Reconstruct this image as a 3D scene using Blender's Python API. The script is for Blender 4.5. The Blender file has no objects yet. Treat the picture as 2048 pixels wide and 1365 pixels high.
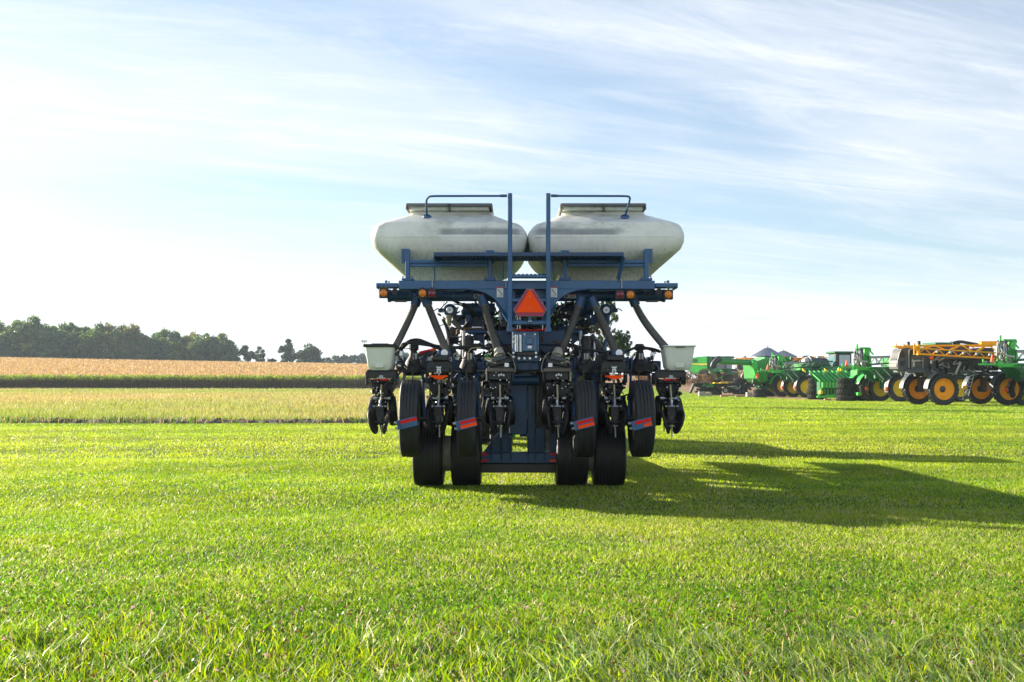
import bpy, math, random
import numpy as np
from mathutils import Vector, Matrix, Euler
R = math.radians
SC = bpy.context.scene
COL = SC.collection

# ------------------------------------------------------------------ camera, sun, sky, exposure
F, HOR, CAMH = 2200.0, 766.0, 1.39           # focal length in photo pixels, horizon row, eye height
cam = bpy.data.cameras.new('camera'); camo = bpy.data.objects.new('camera', cam); COL.objects.link(camo)
cam.sensor_width = 36; cam.lens = F / 2048 * 36; cam.shift_y = (HOR - 682.5) / 2048
cam.clip_start = 0.1; cam.clip_end = 5000
camo.location = (0, 0, CAMH); camo.rotation_euler = (R(90), 0, 0)
SC.camera = camo
SUN_EL, SUN_A = R(16.5), R(36.0)             # elevation; angle of the sun beyond due left
sv = Vector((-math.cos(SUN_EL) * math.cos(SUN_A), math.cos(SUN_EL) * math.sin(SUN_A), math.sin(SUN_EL)))
sl = bpy.data.lights.new('sun', 'SUN'); sl.energy = 5.0; sl.angle = R(0.53); sl.color = (1.0, 0.90, 0.74)
so = bpy.data.objects.new('sun', sl); COL.objects.link(so); so.rotation_euler = sv.to_track_quat('Z', 'Y').to_euler()
so.location = (-30, 20, 30)

W = bpy.data.worlds.new('World'); SC.world = W; W.use_nodes = True
nt = W.node_tree; nt.nodes.clear()
def wn(t, **k):
    n = nt.nodes.new(t)
    for a, b in k.items(): setattr(n, a, b)
    return n
def wl(a, b): nt.links.new(a, b)
def wmath(op, a, b=None, c=None, clamp=False):
    n = wn('ShaderNodeMath', operation=op, use_clamp=clamp)
    for i, s in enumerate((a, b, c)):
        if s is None: continue
        if isinstance(s, (int, float)): n.inputs[i].default_value = s
        else: wl(s, n.inputs[i])
    return n.outputs[0]
sky = wn('ShaderNodeTexSky', sky_type='NISHITA', sun_disc=False, sun_elevation=SUN_EL, sun_rotation=R(-90) + SUN_A,
         altitude=200, air_density=1.0, dust_density=0.6, ozone_density=1.6)
tint = wn('ShaderNodeMix', data_type='RGBA', blend_type='MULTIPLY'); tint.inputs[0].default_value = 1.0; tint.inputs[7].default_value = (0.88, 0.97, 1.04, 1)
bgS = wn('ShaderNodeBackground'); bgS.inputs[1].default_value = 0.054
wl(sky.outputs[0], tint.inputs[6]); wl(tint.outputs[2], bgS.inputs[0])
tc = wn('ShaderNodeTexCoord'); sp = wn('ShaderNodeSeparateXYZ'); wl(tc.outputs['Generated'], sp.inputs[0])
zz = wmath('ADD', wmath('MAXIMUM', sp.outputs[2], 0.0), 0.10)
cb = wn('ShaderNodeCombineXYZ')
wl(wmath('DIVIDE', sp.outputs[0], zz), cb.inputs[0]); wl(wmath('DIVIDE', sp.outputs[1], zz), cb.inputs[1])
def cloud(rot, scale, loc, nscale, detail, rough, dist):
    mp = wn('ShaderNodeMapping', vector_type='TEXTURE'); wl(cb.outputs[0], mp.inputs[0])
    mp.inputs['Rotation'].default_value = (0, 0, R(rot)); mp.inputs['Scale'].default_value = scale
    mp.inputs['Location'].default_value = loc
    nz = wn('ShaderNodeTexNoise'); wl(mp.outputs[0], nz.inputs['Vector'])
    nz.inputs['Scale'].default_value = nscale; nz.inputs['Detail'].default_value = detail
    nz.inputs['Roughness'].default_value = rough; nz.inputs['Distortion'].default_value = dist
    return nz.outputs[0]
def ramp(x, a, b):
    n = wn('ShaderNodeMapRange', interpolation_type='SMOOTHSTEP'); wl(x, n.inputs[0])
    n.inputs[1].default_value = a; n.inputs[2].default_value = b
    return n.outputs[0]
c1 = ramp(cloud(15, (2.4, 0.95, 1), (-6.3, -2.4, 0), 0.75, 6, 0.55, 0.9), 0.32, 0.70)        # broad veils
c2 = ramp(cloud(18, (4.6, 0.55, 1), (3.1, 9.3, 0), 1.5, 10, 0.70, 1.6), 0.42, 0.80)          # fine streaks
c3 = ramp(cloud(27, (1.5, 0.50, 1), (5.7, 2.1, 0), 2.2, 10, 0.68, 1.2), 0.42, 0.78)
# the veil is thicker towards the sun
sd = wmath('ADD', wmath('MULTIPLY', sp.outputs[0], sv.x), wmath('MULTIPLY', sp.outputs[1], sv.y))
glow = ramp(sd, 0.05, 0.80)
cov = wmath('ADD', wmath('MULTIPLY', c1, 0.66), wmath('ADD', wmath('MULTIPLY', c2, 0.52), wmath('MULTIPLY', c3, 0.36)))
cov = wmath('ADD', cov, wmath('MULTIPLY', glow, 0.10))
low = ramp(sp.outputs[2], 0.12, 0.0)
cov = wmath('ADD', cov, wmath('MULTIPLY', low, 0.62), clamp=True)
cov = wmath('ADD', wmath('MULTIPLY', cov, 0.82), 0.15)
cov = wmath('MULTIPLY', cov, wmath('SUBTRACT', 1.0, wmath('MULTIPLY', ramp(sp.outputs[2], 0.38, 0.75), 0.75)))   # thinner overhead
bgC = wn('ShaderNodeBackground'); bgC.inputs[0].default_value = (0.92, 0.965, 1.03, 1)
wl(wmath('ADD', wmath('ADD', 0.325, wmath('MULTIPLY', glow, 0.015)), wmath('MULTIPLY', ramp(sp.outputs[1], 0.05, -0.75), 0.17)), bgC.inputs[1])  # clouds behind the camera brightened, added fill for the shaded rear faces
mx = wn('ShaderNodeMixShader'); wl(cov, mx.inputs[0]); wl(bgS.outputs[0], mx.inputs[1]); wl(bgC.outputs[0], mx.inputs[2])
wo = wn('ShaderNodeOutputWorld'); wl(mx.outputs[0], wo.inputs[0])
SC.view_settings.view_transform = 'Standard'; SC.view_settings.look = 'None'
SC.view_settings.exposure = 1.70; SC.view_settings.gamma = 1.0
SC.render.engine = 'CYCLES'
cy = SC.cycles
cy.max_bounces = 7; cy.diffuse_bounces = 3; cy.glossy_bounces = 3; cy.transmission_bounces = 4; cy.volume_bounces = 1
cy.transparent_max_bounces = 6; cy.caustics_reflective = False; cy.caustics_refractive = False
cy.use_denoising = True

# ------------------------------------------------------------------ materials
M = {}
def mat(name, col, rough=0.5, metal=0.0, var=0.14, scale=5.0, bump=0.0, bscale=40.0, dirt=None, damt=0.0, dscale=3.0,
        spec=0.5, trans=0.0, tcol=None, coat=0.0, sss=0.0, attr=False):
    m = bpy.data.materials.new(name); m.use_nodes = True
    t = m.node_tree; N = t.nodes; L = t.links
    p = N['Principled BSDF']; out = N['Material Output']
    p.inputs['Roughness'].default_value = rough; p.inputs['Metallic'].default_value = metal
    p.inputs['Specular IOR Level'].default_value = spec; p.inputs['Coat Weight'].default_value = coat
    co = N.new('ShaderNodeTexCoord')
    nz = N.new('ShaderNodeTexNoise'); nz.inputs['Scale'].default_value = scale; nz.inputs['Detail'].default_value = 6
    L.new(co.outputs['Object'], nz.inputs['Vector'])
    mix = N.new('ShaderNodeMix'); mix.data_type = 'RGBA'
    mr = N.new('ShaderNodeMapRange'); mr.inputs[1].default_value = 0.3; mr.inputs[2].default_value = 0.7
    L.new(nz.outputs[0], mr.inputs[0]); L.new(mr.outputs[0], mix.inputs[0])
    if attr:
        at = N.new('ShaderNodeVertexColor'); at.layer_name = 'Col'
        a2 = N.new('ShaderNodeHueSaturation'); a2.inputs['Value'].default_value = 1 - var; L.new(at.outputs[0], a2.inputs['Color'])
        a3 = N.new('ShaderNodeHueSaturation'); a3.inputs['Value'].default_value = 1 + var; L.new(at.outputs[0], a3.inputs['Color'])
        L.new(a2.outputs[0], mix.inputs[6]); L.new(a3.outputs[0], mix.inputs[7])
    else:
        mix.inputs[6].default_value = [c * (1 - var) for c in col[:3]] + [1]
        mix.inputs[7].default_value = [min(1, c * (1 + var)) for c in col[:3]] + [1]
    cs = mix.outputs[2]
    if dirt:
        n2 = N.new('ShaderNodeTexNoise'); n2.inputs['Scale'].default_value = dscale; n2.inputs['Detail'].default_value = 9
        n2.inputs['Roughness'].default_value = 0.68
        L.new(co.outputs['Object'], n2.inputs['Vector'])
        r2 = N.new('ShaderNodeMapRange'); r2.inputs[1].default_value = 0.46; r2.inputs[2].default_value = 0.72
        r2.inputs[4].default_value = damt
        L.new(n2.outputs[0], r2.inputs[0])
        m2 = N.new('ShaderNodeMix'); m2.data_type = 'RGBA'; L.new(r2.outputs[0], m2.inputs[0])
        L.new(cs, m2.inputs[6]); m2.inputs[7].default_value = list(dirt) + [1]
        cs = m2.outputs[2]
        r3 = N.new('ShaderNodeMapRange'); r3.inputs[3].default_value = rough; r3.inputs[4].default_value = min(1, rough + 0.35)
        L.new(r2.outputs[0], r3.inputs[0]); L.new(r3.outputs[0], p.inputs['Roughness'])
    L.new(cs, p.inputs['Base Color'])
    if bump:
        n3 = N.new('ShaderNodeTexNoise'); n3.inputs['Scale'].default_value = bscale; n3.inputs['Detail'].default_value = 5
        L.new(co.outputs['Object'], n3.inputs['Vector'])
        b = N.new('ShaderNodeBump'); b.inputs['Strength'].default_value = bump; b.inputs['Distance'].default_value = 0.02
        L.new(n3.outputs[0], b.inputs['Height']); L.new(b.outputs[0], p.inputs['Normal'])
    if sss:
        p.inputs['Subsurface Weight'].default_value = sss; p.inputs['Subsurface Radius'].default_value = (0.1, 0.09, 0.04)
    if trans:
        tb = N.new('ShaderNodeBsdfTranslucent')
        if attr or tcol is None:
            hs = N.new('ShaderNodeHueSaturation'); hs.inputs['Value'].default_value = 1.35; hs.inputs['Saturation'].default_value = 1.12
            L.new(cs, hs.inputs['Color']); L.new(hs.outputs[0], tb.inputs[0])
        else: tb.inputs[0].default_value = list(tcol) + [1]
        ms = N.new('ShaderNodeMixShader'); ms.inputs[0].default_value = trans
        L.new(p.outputs[0], ms.inputs[1]); L.new(tb.outputs[0], ms.inputs[2]); L.new(ms.outputs[0], out.inputs[0])
    M[name] = m
    return m
DUST = (0.20, 0.16, 0.11)
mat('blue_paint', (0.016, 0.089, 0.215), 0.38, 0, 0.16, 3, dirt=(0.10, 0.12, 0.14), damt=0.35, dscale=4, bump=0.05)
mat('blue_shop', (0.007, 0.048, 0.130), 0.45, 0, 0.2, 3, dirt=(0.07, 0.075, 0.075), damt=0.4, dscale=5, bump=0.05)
mat('light_blue', (0.07, 0.15, 0.27), 0.45, 0, 0.15, 4, dirt=(0.12, 0.12, 0.11), damt=0.4, dscale=6)
mat('black_paint', (0.0055, 0.006, 0.007), 0.42, 0, 0.3, 6, dirt=(0.03, 0.027, 0.024), damt=0.3, dscale=9)
mat('black_plastic', (0.009, 0.010, 0.012), 0.5, 0, 0.3, 6, dirt=(0.04, 0.04, 0.04), damt=0.3, dscale=7)
mat('grey_plastic', (0.040, 0.043, 0.050), 0.5, 0, 0.2, 6, dirt=(0.12, 0.11, 0.1), damt=0.3, dscale=9)
mat('rubber', (0.014, 0.015, 0.018), 0.62, 0, 0.3, 4, dirt=(0.05, 0.048, 0.046), damt=0.55, dscale=6, bump=0.25, bscale=60)
mat('rubber_wet', (0.004, 0.0042, 0.005), 0.5, 0, 0.3, 4, dirt=(0.016, 0.016, 0.015), damt=0.35, dscale=8, bump=0.25, bscale=60)
mat('rubber_dusty', (0.022, 0.022, 0.022), 0.8, 0, 0.3, 5, dirt=(0.10, 0.085, 0.065), damt=0.6, dscale=4, bump=0.2, bscale=50)
mat('hose_plastic', (0.075, 0.073, 0.070), 0.55, 0, 0.25, 4, dirt=(0.16, 0.14, 0.12), damt=0.45, dscale=5)
mat('hose_rubber', (0.010, 0.010, 0.011), 0.5, 0, 0.3, 8)
mat('box_plastic', (0.68, 0.71, 0.62), 0.45, 0, 0.06, 3, dirt=(0.36, 0.37, 0.22), damt=0.35, dscale=3, sss=0.12)
mat('zinc', (0.55, 0.56, 0.57), 0.35, 0.85, 0.2, 12)
mat('steel_dirty', (0.12, 0.11, 0.095), 0.6, 0.4, 0.3, 6, dirt=(0.13, 0.08, 0.04), damt=0.6, dscale=5)
mat('rust', (0.15, 0.075, 0.035), 0.8, 0.1, 0.4, 9)
mat('rim_tan', (0.33, 0.30, 0.24), 0.65, 0.05, 0.2, 4, dirt=(0.09, 0.075, 0.055), damt=0.6, dscale=12)
mat('cream_paint', (0.45, 0.36, 0.11), 0.6, 0, 0.2, 4, dirt=(0.13, 0.10, 0.06), damt=0.5, dscale=6)
mat('tan_tube', (0.36, 0.32, 0.18), 0.5, 0, 0.2, 9)
mat('white_plastic', (0.72, 0.74, 0.70), 0.45, 0, 0.08, 5, dirt=(0.3, 0.28, 0.22), damt=0.3, dscale=6)
mat('orange_reflector', (1.0, 0.075, 0.0), 0.7, 0, 0.03, 9, spec=0.15)
mat('red_reflector', (0.68, 0.008, 0.006), 0.6, 0, 0.10, 9, spec=0.2)
mat('maroon_reflector', (0.28, 0.008, 0.045), 0.4, 0, 0.08, 9)
mat('amber_lens', (0.95, 0.27, 0.008), 0.18, 0, 0.12, 30, trans=0.25, tcol=(1, 0.4, 0.02), coat=0.5)
mat('red_lens', (0.17, 0.010, 0.03), 0.18, 0, 0.12, 30, coat=0.5)
mat('decal_white', (0.62, 0.62, 0.62), 0.5, 0, 0.06, 9)
mat('decal_black', (0.012, 0.012, 0.014), 0.5)
mat('decal_red', (0.42, 0.02, 0.03), 0.5)
mat('machine_green', (0.010, 0.23, 0.028), 0.33, 0, 0.12, 2, dirt=(0.06, 0.16, 0.05), damt=0.3, dscale=3, coat=0.3)
mat('bright_green', (0.03, 0.46, 0.04), 0.35, 0, 0.12, 2, coat=0.2)
mat('dark_green', (0.006, 0.12, 0.035), 0.4, 0, 0.15, 2)
mat('pale_green', (0.30, 0.55, 0.27), 0.5, 0, 0.12, 3)
mat('wheel_yellow', (0.70, 0.47, 0.004), 0.5, 0, 0.1, 3, spec=0.2, dirt=(0.35, 0.25, 0.08), damt=0.3, dscale=4)
mat('wheel_orange', (0.90, 0.34, 0.002), 0.5, 0, 0.08, 3, spec=0.2)
mat('boom_orange', (0.90, 0.38, 0.004), 0.5, 0, 0.12, 3, spec=0.2)
mat('charcoal', (0.050, 0.055, 0.065), 0.45, 0, 0.15, 2)
mat('dark_grey', (0.025, 0.027, 0.030), 0.45, 0, 0.25, 3)
mat('pale_grey', (0.40, 0.40, 0.39), 0.5, 0.1, 0.12, 4, dirt=(0.25, 0.23, 0.2), damt=0.3)
mat('glass_dark', (0.03, 0.045, 0.05), 0.06, 0, 0.1, 2, spec=0.8, coat=0.6)
mat('glass_sky', (0.16, 0.27, 0.30), 0.05, 0, 0.15, 2, spec=0.9, coat=0.8)
mat('cone_orange', (0.95, 0.13, 0.015), 0.5, 0, 0.06, 5)
mat('stripe_yellow', (0.85, 0.62, 0.05), 0.4)
mat('galvanised', (0.30, 0.34, 0.39), 0.45, 0.55, 0.14, 1.5)
mat('white_wall', (0.72, 0.74, 0.75), 0.6, 0, 0.06, 1)
mat('concrete', (0.42, 0.38, 0.33), 0.85, 0, 0.2, 3, dirt=(0.24, 0.19, 0.14), damt=0.5, dscale=4, bump=0.2)
mat('brown_plank', (0.38, 0.22, 0.13), 0.8, 0, 0.25, 4)
mat('bark', (0.07, 0.055, 0.042), 0.9, 0, 0.3, 5, bump=0.3)
mat('leaves_wood', (0.055, 0.085, 0.028), 0.55, 0, 0.30, 0.35, trans=0.38, attr=True, spec=0.3)
mat('leaves_shrub', (0.10, 0.08, 0.05), 0.7, 0, 0.30, 1.0, trans=0.2, attr=True, spec=0.2)
mat('grass_blades', (0.1, 0.2, 0.03), 0.46, 0, 0.14, 0.35, trans=0.50, attr=True, spec=0.28)
mat('meadow_blades', (0.3, 0.25, 0.1), 0.55, 0, 0.12, 0.25, trans=0.45, attr=True, spec=0.3)
mat('corn_blades', (0.3, 0.2, 0.1), 0.6, 0, 0.12, 0.3, trans=0.38, attr=True, spec=0.3)
mat('soil', (0.12, 0.085, 0.055), 0.95, 0, 0.35, 3, dirt=(0.055, 0.042, 0.03), damt=0.7, dscale=2, bump=0.5, bscale=12)

# ------------------------------------------------------------------ mesh helpers
def V(*a): return Vector(a)
class MB:
    def __init__(s): s.v = []; s.f = []; s.m = []
    def add(s, vs, fs, mi=0):
        o = len(s.v); s.v.extend([tuple(x) for x in vs]); s.f.extend([tuple(i + o for i in f) for f in fs]); s.m.extend([mi] * len(fs)); return s
    def box(s, c, d, rot=None, mi=0, ch=0.0):
        x, y, z = d[0] / 2, d[1] / 2, d[2] / 2
        if rot is None: Q = Matrix.Identity(3)
        elif isinstance(rot, Matrix): Q = rot
        else: Q = Euler(rot).to_matrix()
        c = Vector(c)
        if ch <= 0 or ch >= min(x, y, z):
            vs = [(i * x, j * y, k * z) for i in (-1, 1) for j in (-1, 1) for k in (-1, 1)]
            fs = [(0, 1, 3, 2), (4, 6, 7, 5), (0, 4, 5, 1), (2, 3, 7, 6), (0, 2, 6, 4), (1, 5, 7, 3)]
        else:
            vs = []; idx = {}
            for i in (-1, 1):
                for j in (-1, 1):
                    for k in (-1, 1):
                        idx[i, j, k, 0] = len(vs); vs.append((i * x, j * (y - ch), k * (z - ch)))
                        idx[i, j, k, 1] = len(vs); vs.append((i * (x - ch), j * y, k * (z - ch)))
                        idx[i, j, k, 2] = len(vs); vs.append((i * (x - ch), j * (y - ch), k * z))
            fs = []
            for i in (-1, 1):
                q = [(i, -1, -1, 0), (i, 1, -1, 0), (i, 1, 1, 0), (i, -1, 1, 0)]; fs.append([idx[t] for t in (q if i > 0 else q[::-1])])
                q = [(-1, i, -1, 1), (-1, i, 1, 1), (1, i, 1, 1), (1, i, -1, 1)]; fs.append([idx[t] for t in (q if i > 0 else q[::-1])])
                q = [(-1, -1, i, 2), (1, -1, i, 2), (1, 1, i, 2), (-1, 1, i, 2)]; fs.append([idx[t] for t in (q if i > 0 else q[::-1])])
            for i in (-1, 1):
                for j in (-1, 1):
                    q = [idx[i, j, -1, 0], idx[i, j, 1, 0], idx[i, j, 1, 1], idx[i, j, -1, 1]]; fs.append(q if i * j < 0 else q[::-1])
                    q = [idx[i, -1, j, 0], idx[i, 1, j, 0], idx[i, 1, j, 2], idx[i, -1, j, 2]]; fs.append(q if i * j > 0 else q[::-1])
                    q = [idx[-1, i, j, 1], idx[1, i, j, 1], idx[1, i, j, 2], idx[-1, i, j, 2]]; fs.append(q if i * j < 0 else q[::-1])
                    for k in (-1, 1):
                        q = [idx[i, j, k, 0], idx[i, j, k, 1], idx[i, j, k, 2]]; fs.append(q if i * j * k > 0 else q[::-1])
        return s.add([c + Q @ Vector(v) for v in vs], fs, mi)
    def beam(s, a, b, w, h, mi=0, ch=0.0, up=(0, 0, 1)):
        a, b = Vector(a), Vector(b); d = b - a; L = d.length
        if L < 1e-6: return s
        x = d / L; u = Vector(up)
        if abs(x.dot(u)) > 0.98: u = Vector((0, 1, 0))
        y = u.cross(x).normalized(); z = x.cross(y)
        Q = Matrix((x, y, z)).transposed()
        return s.box((a + b) / 2, (L, w, h), Q, mi, ch)
    def cyl(s, a, b, r, r1=None, n=14, mi=0, cap=True):
        a, b = Vector(a), Vector(b); r1 = r if r1 is None else r1
        x = (b - a).normalized(); u = Vector((0, 0, 1)) if abs(x.z) < 0.9 else Vector((1, 0, 0))
        p = x.cross(u).normalized(); q = x.cross(p)
        vs = []
        for c, rr in ((a, r), (b, r1)):
            vs += [c + (p * math.cos(2 * math.pi * i / n) + q * math.sin(2 * math.pi * i / n)) * rr for i in range(n)]
        fs = [(i, (i + 1) % n, n + (i + 1) % n, n + i) for i in range(n)]
        if cap: fs += [tuple(range(n))[::-1], tuple(range(n, 2 * n))]
        return s.add(vs, fs, mi)
    def tube(s, pts, r, n=8, mi=0, cap=True):
        pts = [Vector(p) for p in pts]; k = len(pts)
        rr = r if isinstance(r, (list, tuple)) else [r] * k
        t = [(pts[min(i + 1, k - 1)] - pts[max(i - 1, 0)]).normalized() for i in range(k)]
        u = Vector((0, 0, 1)) if abs(t[0].z) < 0.9 else Vector((1, 0, 0))
        p = (u - t[0] * u.dot(t[0])).normalized(); vs = []
        for i in range(k):
            p = (p - t[i] * p.dot(t[i])).normalized(); q = t[i].cross(p)
            vs += [pts[i] + (p * math.cos(2 * math.pi * j / n) + q * math.sin(2 * math.pi * j / n)) * rr[i] for j in range(n)]
        fs = [(i * n + j, i * n + (j + 1) % n, (i + 1) * n + (j + 1) % n, (i + 1) * n + j) for i in range(k - 1) for j in range(n)]
        if cap: fs += [tuple(range(n))[::-1], tuple(range((k - 1) * n, k * n))]
        return s.add(vs, fs, mi)
    def lathe(s, prof, c, axis=(1, 0, 0), n=36, mi=0, closed=False):
        c = Vector(c); x = Vector(axis).normalized(); u = Vector((0, 0, 1)) if abs(x.z) < 0.9 else Vector((1, 0, 0))
        p = x.cross(u).normalized(); q = x.cross(p); k = len(prof); vs = []
        for r, h in prof:
            vs += [c + x * h + (p * math.cos(2 * math.pi * j / n) + q * math.sin(2 * math.pi * j / n)) * r for j in range(n)]
        fs = []
        for i in range(k if closed else k - 1):
            i2 = (i + 1) % k
            fs += [(i * n + j, i * n + (j + 1) % n, i2 * n + (j + 1) % n, i2 * n + j) for j in range(n)]
        return s.add(vs, fs, mi)
    def prism(s, poly, y0, y1, plane='xz', mi=0):
        n = len(poly)
        def P(a, b, t):
            return (a, t, b) if plane == 'xz' else ((t, a, b) if plane == 'yz' else (a, b, t))
        vs = [P(a, b, y0) for a, b in poly] + [P(a, b, y1) for a, b in poly]
        fs = [tuple(range(n)), tuple(range(n, 2 * n))[::-1]] + [(i, n + i, n + (i + 1) % n, (i + 1) % n) for i in range(n)]
        return s.add(vs, fs, mi)
    def build(s, name, mats, parent=None, loc=None, smooth=35, fix=True):
        me = bpy.data.meshes.new(name); me.from_pydata(s.v, [], s.f)
        if not isinstance(mats, (list, tuple)): mats = [mats]
        for k in mats: me.materials.append(M[k])
        me.polygons.foreach_set('material_index', s.m)
        if fix:
            import bmesh
            bm = bmesh.new(); bm.from_mesh(me); bmesh.ops.recalc_face_normals(bm, faces=bm.faces); bm.to_mesh(me); bm.free()
        me.polygons.foreach_set('use_smooth', [True] * len(me.polygons)); me.set_sharp_from_angle(angle=R(smooth)); me.update()
        o = bpy.data.objects.new(name, me); COL.objects.link(o)
        if parent: o.parent = parent
        if loc is not None: o.location = loc
        return o
def tag(o, label=None, cat=None, group=None, kind=None):
    for k, v in (('label', label), ('category', cat), ('group', group), ('kind', kind)):
        if v: o[k] = v
    return o
def thing(name, label, cat, loc=(0, 0, 0), rz=0.0, group=None):
    o = bpy.data.objects.new(name, None); o.empty_display_size = 0.2; COL.objects.link(o)
    o.location = loc; o.rotation_euler = (0, 0, rz)
    return tag(o, label, cat, group)
def dup_tree(o, parent=None):
    c = o.copy(); COL.objects.link(c)
    if parent: c.parent = parent
    for ch in list(o.children): dup_tree(ch, c)
    return c
def sm(a, b, x):
    t = min(1, max(0, (x - a) / (b - a))); return t * t * (3 - 2 * t)
def gz(x, y):                                    # height of the land
    A = 5.3 + min(5.0, max(-2.5, -x * 0.0195))
    return A * sm(170, 430, y) * (1 - 0.6 * sm(0, 80, x)) + 1.35 * sm(112, 165, y) * sm(0, 18, x)
def gzn(x, y):
    s = lambda a, b, t: (lambda u: u * u * (3 - 2 * u))(np.clip((t - a) / (b - a), 0, 1))
    A = 5.3 + np.clip(-x * 0.0195, -2.5, 5.0)
    return A * s(170, 430, y) * (1 - 0.6 * s(0, 80, x)) + 1.35 * s(112, 165, y) * s(0, 18, x)
def at(px, py, d): return Vector(((px - 1024) * d / F, d, CAMH - (py - HOR) * d / F))
def bez(p0, p1, p2, p3, n):
    p0, p1, p2, p3 = map(Vector, (p0, p1, p2, p3)); o = []
    for i in range(n + 1):
        t = i / n; o.append(p0 * (1 - t) ** 3 + p1 * 3 * t * (1 - t) ** 2 + p2 * 3 * t * t * (1 - t) + p3 * t ** 3)
    return o
def crom(pts, n=6):
    pts = [Vector(p) for p in pts]; P = [pts[0] * 2 - pts[1]] + pts + [pts[-1] * 2 - pts[-2]]; o = []
    for i in range(1, len(P) - 2):
        for k in range(n):
            t = k / n; a, b, c, d = P[i - 1], P[i], P[i + 1], P[i + 2]
            o.append(0.5 * ((2 * b) + (c - a) * t + (2 * a - 5 * b + 4 * c - d) * t * t + (3 * b - a - 3 * c + d) * t ** 3))
    return o + [pts[-1]]
# many small faces in one mesh, with a colour for each
def arr_mesh(name, verts, loops, starts, totals, cols, material, kind=None, label=None, cat=None, parent=None, loc=None):
    me = bpy.data.meshes.new(name)
    me.vertices.add(len(verts)); me.vertices.foreach_set('co', verts.astype(np.float32).ravel())
    me.loops.add(len(loops)); me.loops.foreach_set('vertex_index', loops.astype(np.int32))
    me.polygons.add(len(starts)); me.polygons.foreach_set('loop_start', starts.astype(np.int32))
    me.update(calc_edges=True)
    ca = me.color_attributes.new('Col', 'FLOAT_COLOR', 'POINT')
    c4 = np.ones((len(verts), 4), np.float32); c4[:, :3] = cols; ca.data.foreach_set('color', c4.ravel())
    me.materials.append(M[material]); me.validate()
    o = bpy.data.objects.new(name, me); COL.objects.link(o)
    if parent: o.parent = parent
    if loc is not None: o.location = loc
    return tag(o, label, cat, None, kind)
def blades(P, h, w, az, lean, face, col, tip=None, droop=0.0):
    """bent blades: base pair, middle pair, tip; returns vertices, loops, starts, totals, colours"""
    n = len(P); dx = np.cos(az); dy = np.sin(az); fx = np.cos(face) * w / 2; fy = np.sin(face) * w / 2
    v = np.zeros((n, 5, 3), np.float32)
    v[:, 0] = P; v[:, 1] = P; v[:, 0, 0] -= fx; v[:, 0, 1] -= fy; v[:, 1, 0] += fx; v[:, 1, 1] += fy
    mid = P.copy(); mid[:, 0] += dx * lean * h * 0.36; mid[:, 1] += dy * lean * h * 0.36; mid[:, 2] += h * 0.58
    v[:, 2] = mid; v[:, 3] = mid; v[:, 2, 0] += fx * .8; v[:, 2, 1] += fy * .8; v[:, 3, 0] -= fx * .8; v[:, 3, 1] -= fy * .8
    v[:, 4] = P; v[:, 4, 0] += dx * lean * h; v[:, 4, 1] += dy * lean * h; v[:, 4, 2] += h * (1 - droop)
    b = (np.arange(n) * 5)[:, None]
    lo = np.concatenate([b + np.array([0, 1, 2, 3]), b + np.array([3, 2, 4])], 1).ravel()
    st = ((np.arange(n) * 7)[:, None] + np.array([0, 4])).ravel(); to = np.tile([4, 3], n)
    c = np.repeat(col[:, None, :], 5, 1)
    if tip is not None: c[:, 4] = tip; c[:, 2] = c[:, 2] * .6 + tip * .4; c[:, 3] = c[:, 2]
    return v.reshape(-1, 3), lo, st, to, c.reshape(-1, 3)
def quads(C, size, rng, col, asp=1.4, up=0.0):
    n = len(C); a = rng.normal(size=(n, 3)); a[:, 2] *= (1 - up); a /= np.linalg.norm(a, axis=1)[:, None]
    b = rng.normal(size=(n, 3)); b -= a * (a * b).sum(1)[:, None]; b /= np.linalg.norm(b, axis=1)[:, None]
    a *= (size * asp / 2)[:, None]; b *= (size / 2)[:, None]
    v = np.stack([C - a, C - b * .9 + a * .1, C + a, C + b * .9 - a * .1], 1)
    i = np.arange(n * 4); return v.reshape(-1, 3), i, np.arange(n) * 4, np.full(n, 4), np.repeat(col, 4, 0)
def cat_arr(parts):
    vo = 0; lo = 0; V_, L_, S_, T_, C_ = [], [], [], [], []
    for v, l, s, t, c in parts:
        V_.append(v); L_.append(l + vo); S_.append(s + lo); T_.append(t); C_.append(c); vo += len(v); lo += len(l)
    return [np.concatenate(q) for q in (V_, L_, S_, T_, C_)]
def wavy(x, y, seed, f):                        # cheap smooth noise in 0..1
    r = np.random.default_rng(seed); o = np.zeros_like(x, dtype=float)
    for k in range(7):
        a = r.uniform(0, 6.28); ff = f * r.uniform(0.5, 2.1); o += np.sin((x * np.cos(a) + y * np.sin(a)) * ff + r.uniform(0, 6.28) + 1.3 * np.sin((x * np.sin(a) - y * np.cos(a)) * ff * 0.6))
    return 0.5 + 0.5 * np.clip(o / 4.0, -1, 1)
mat('grille_grey', (0.13, 0.13, 0.135), 0.5, 0.1, 0.15, 4)
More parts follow.
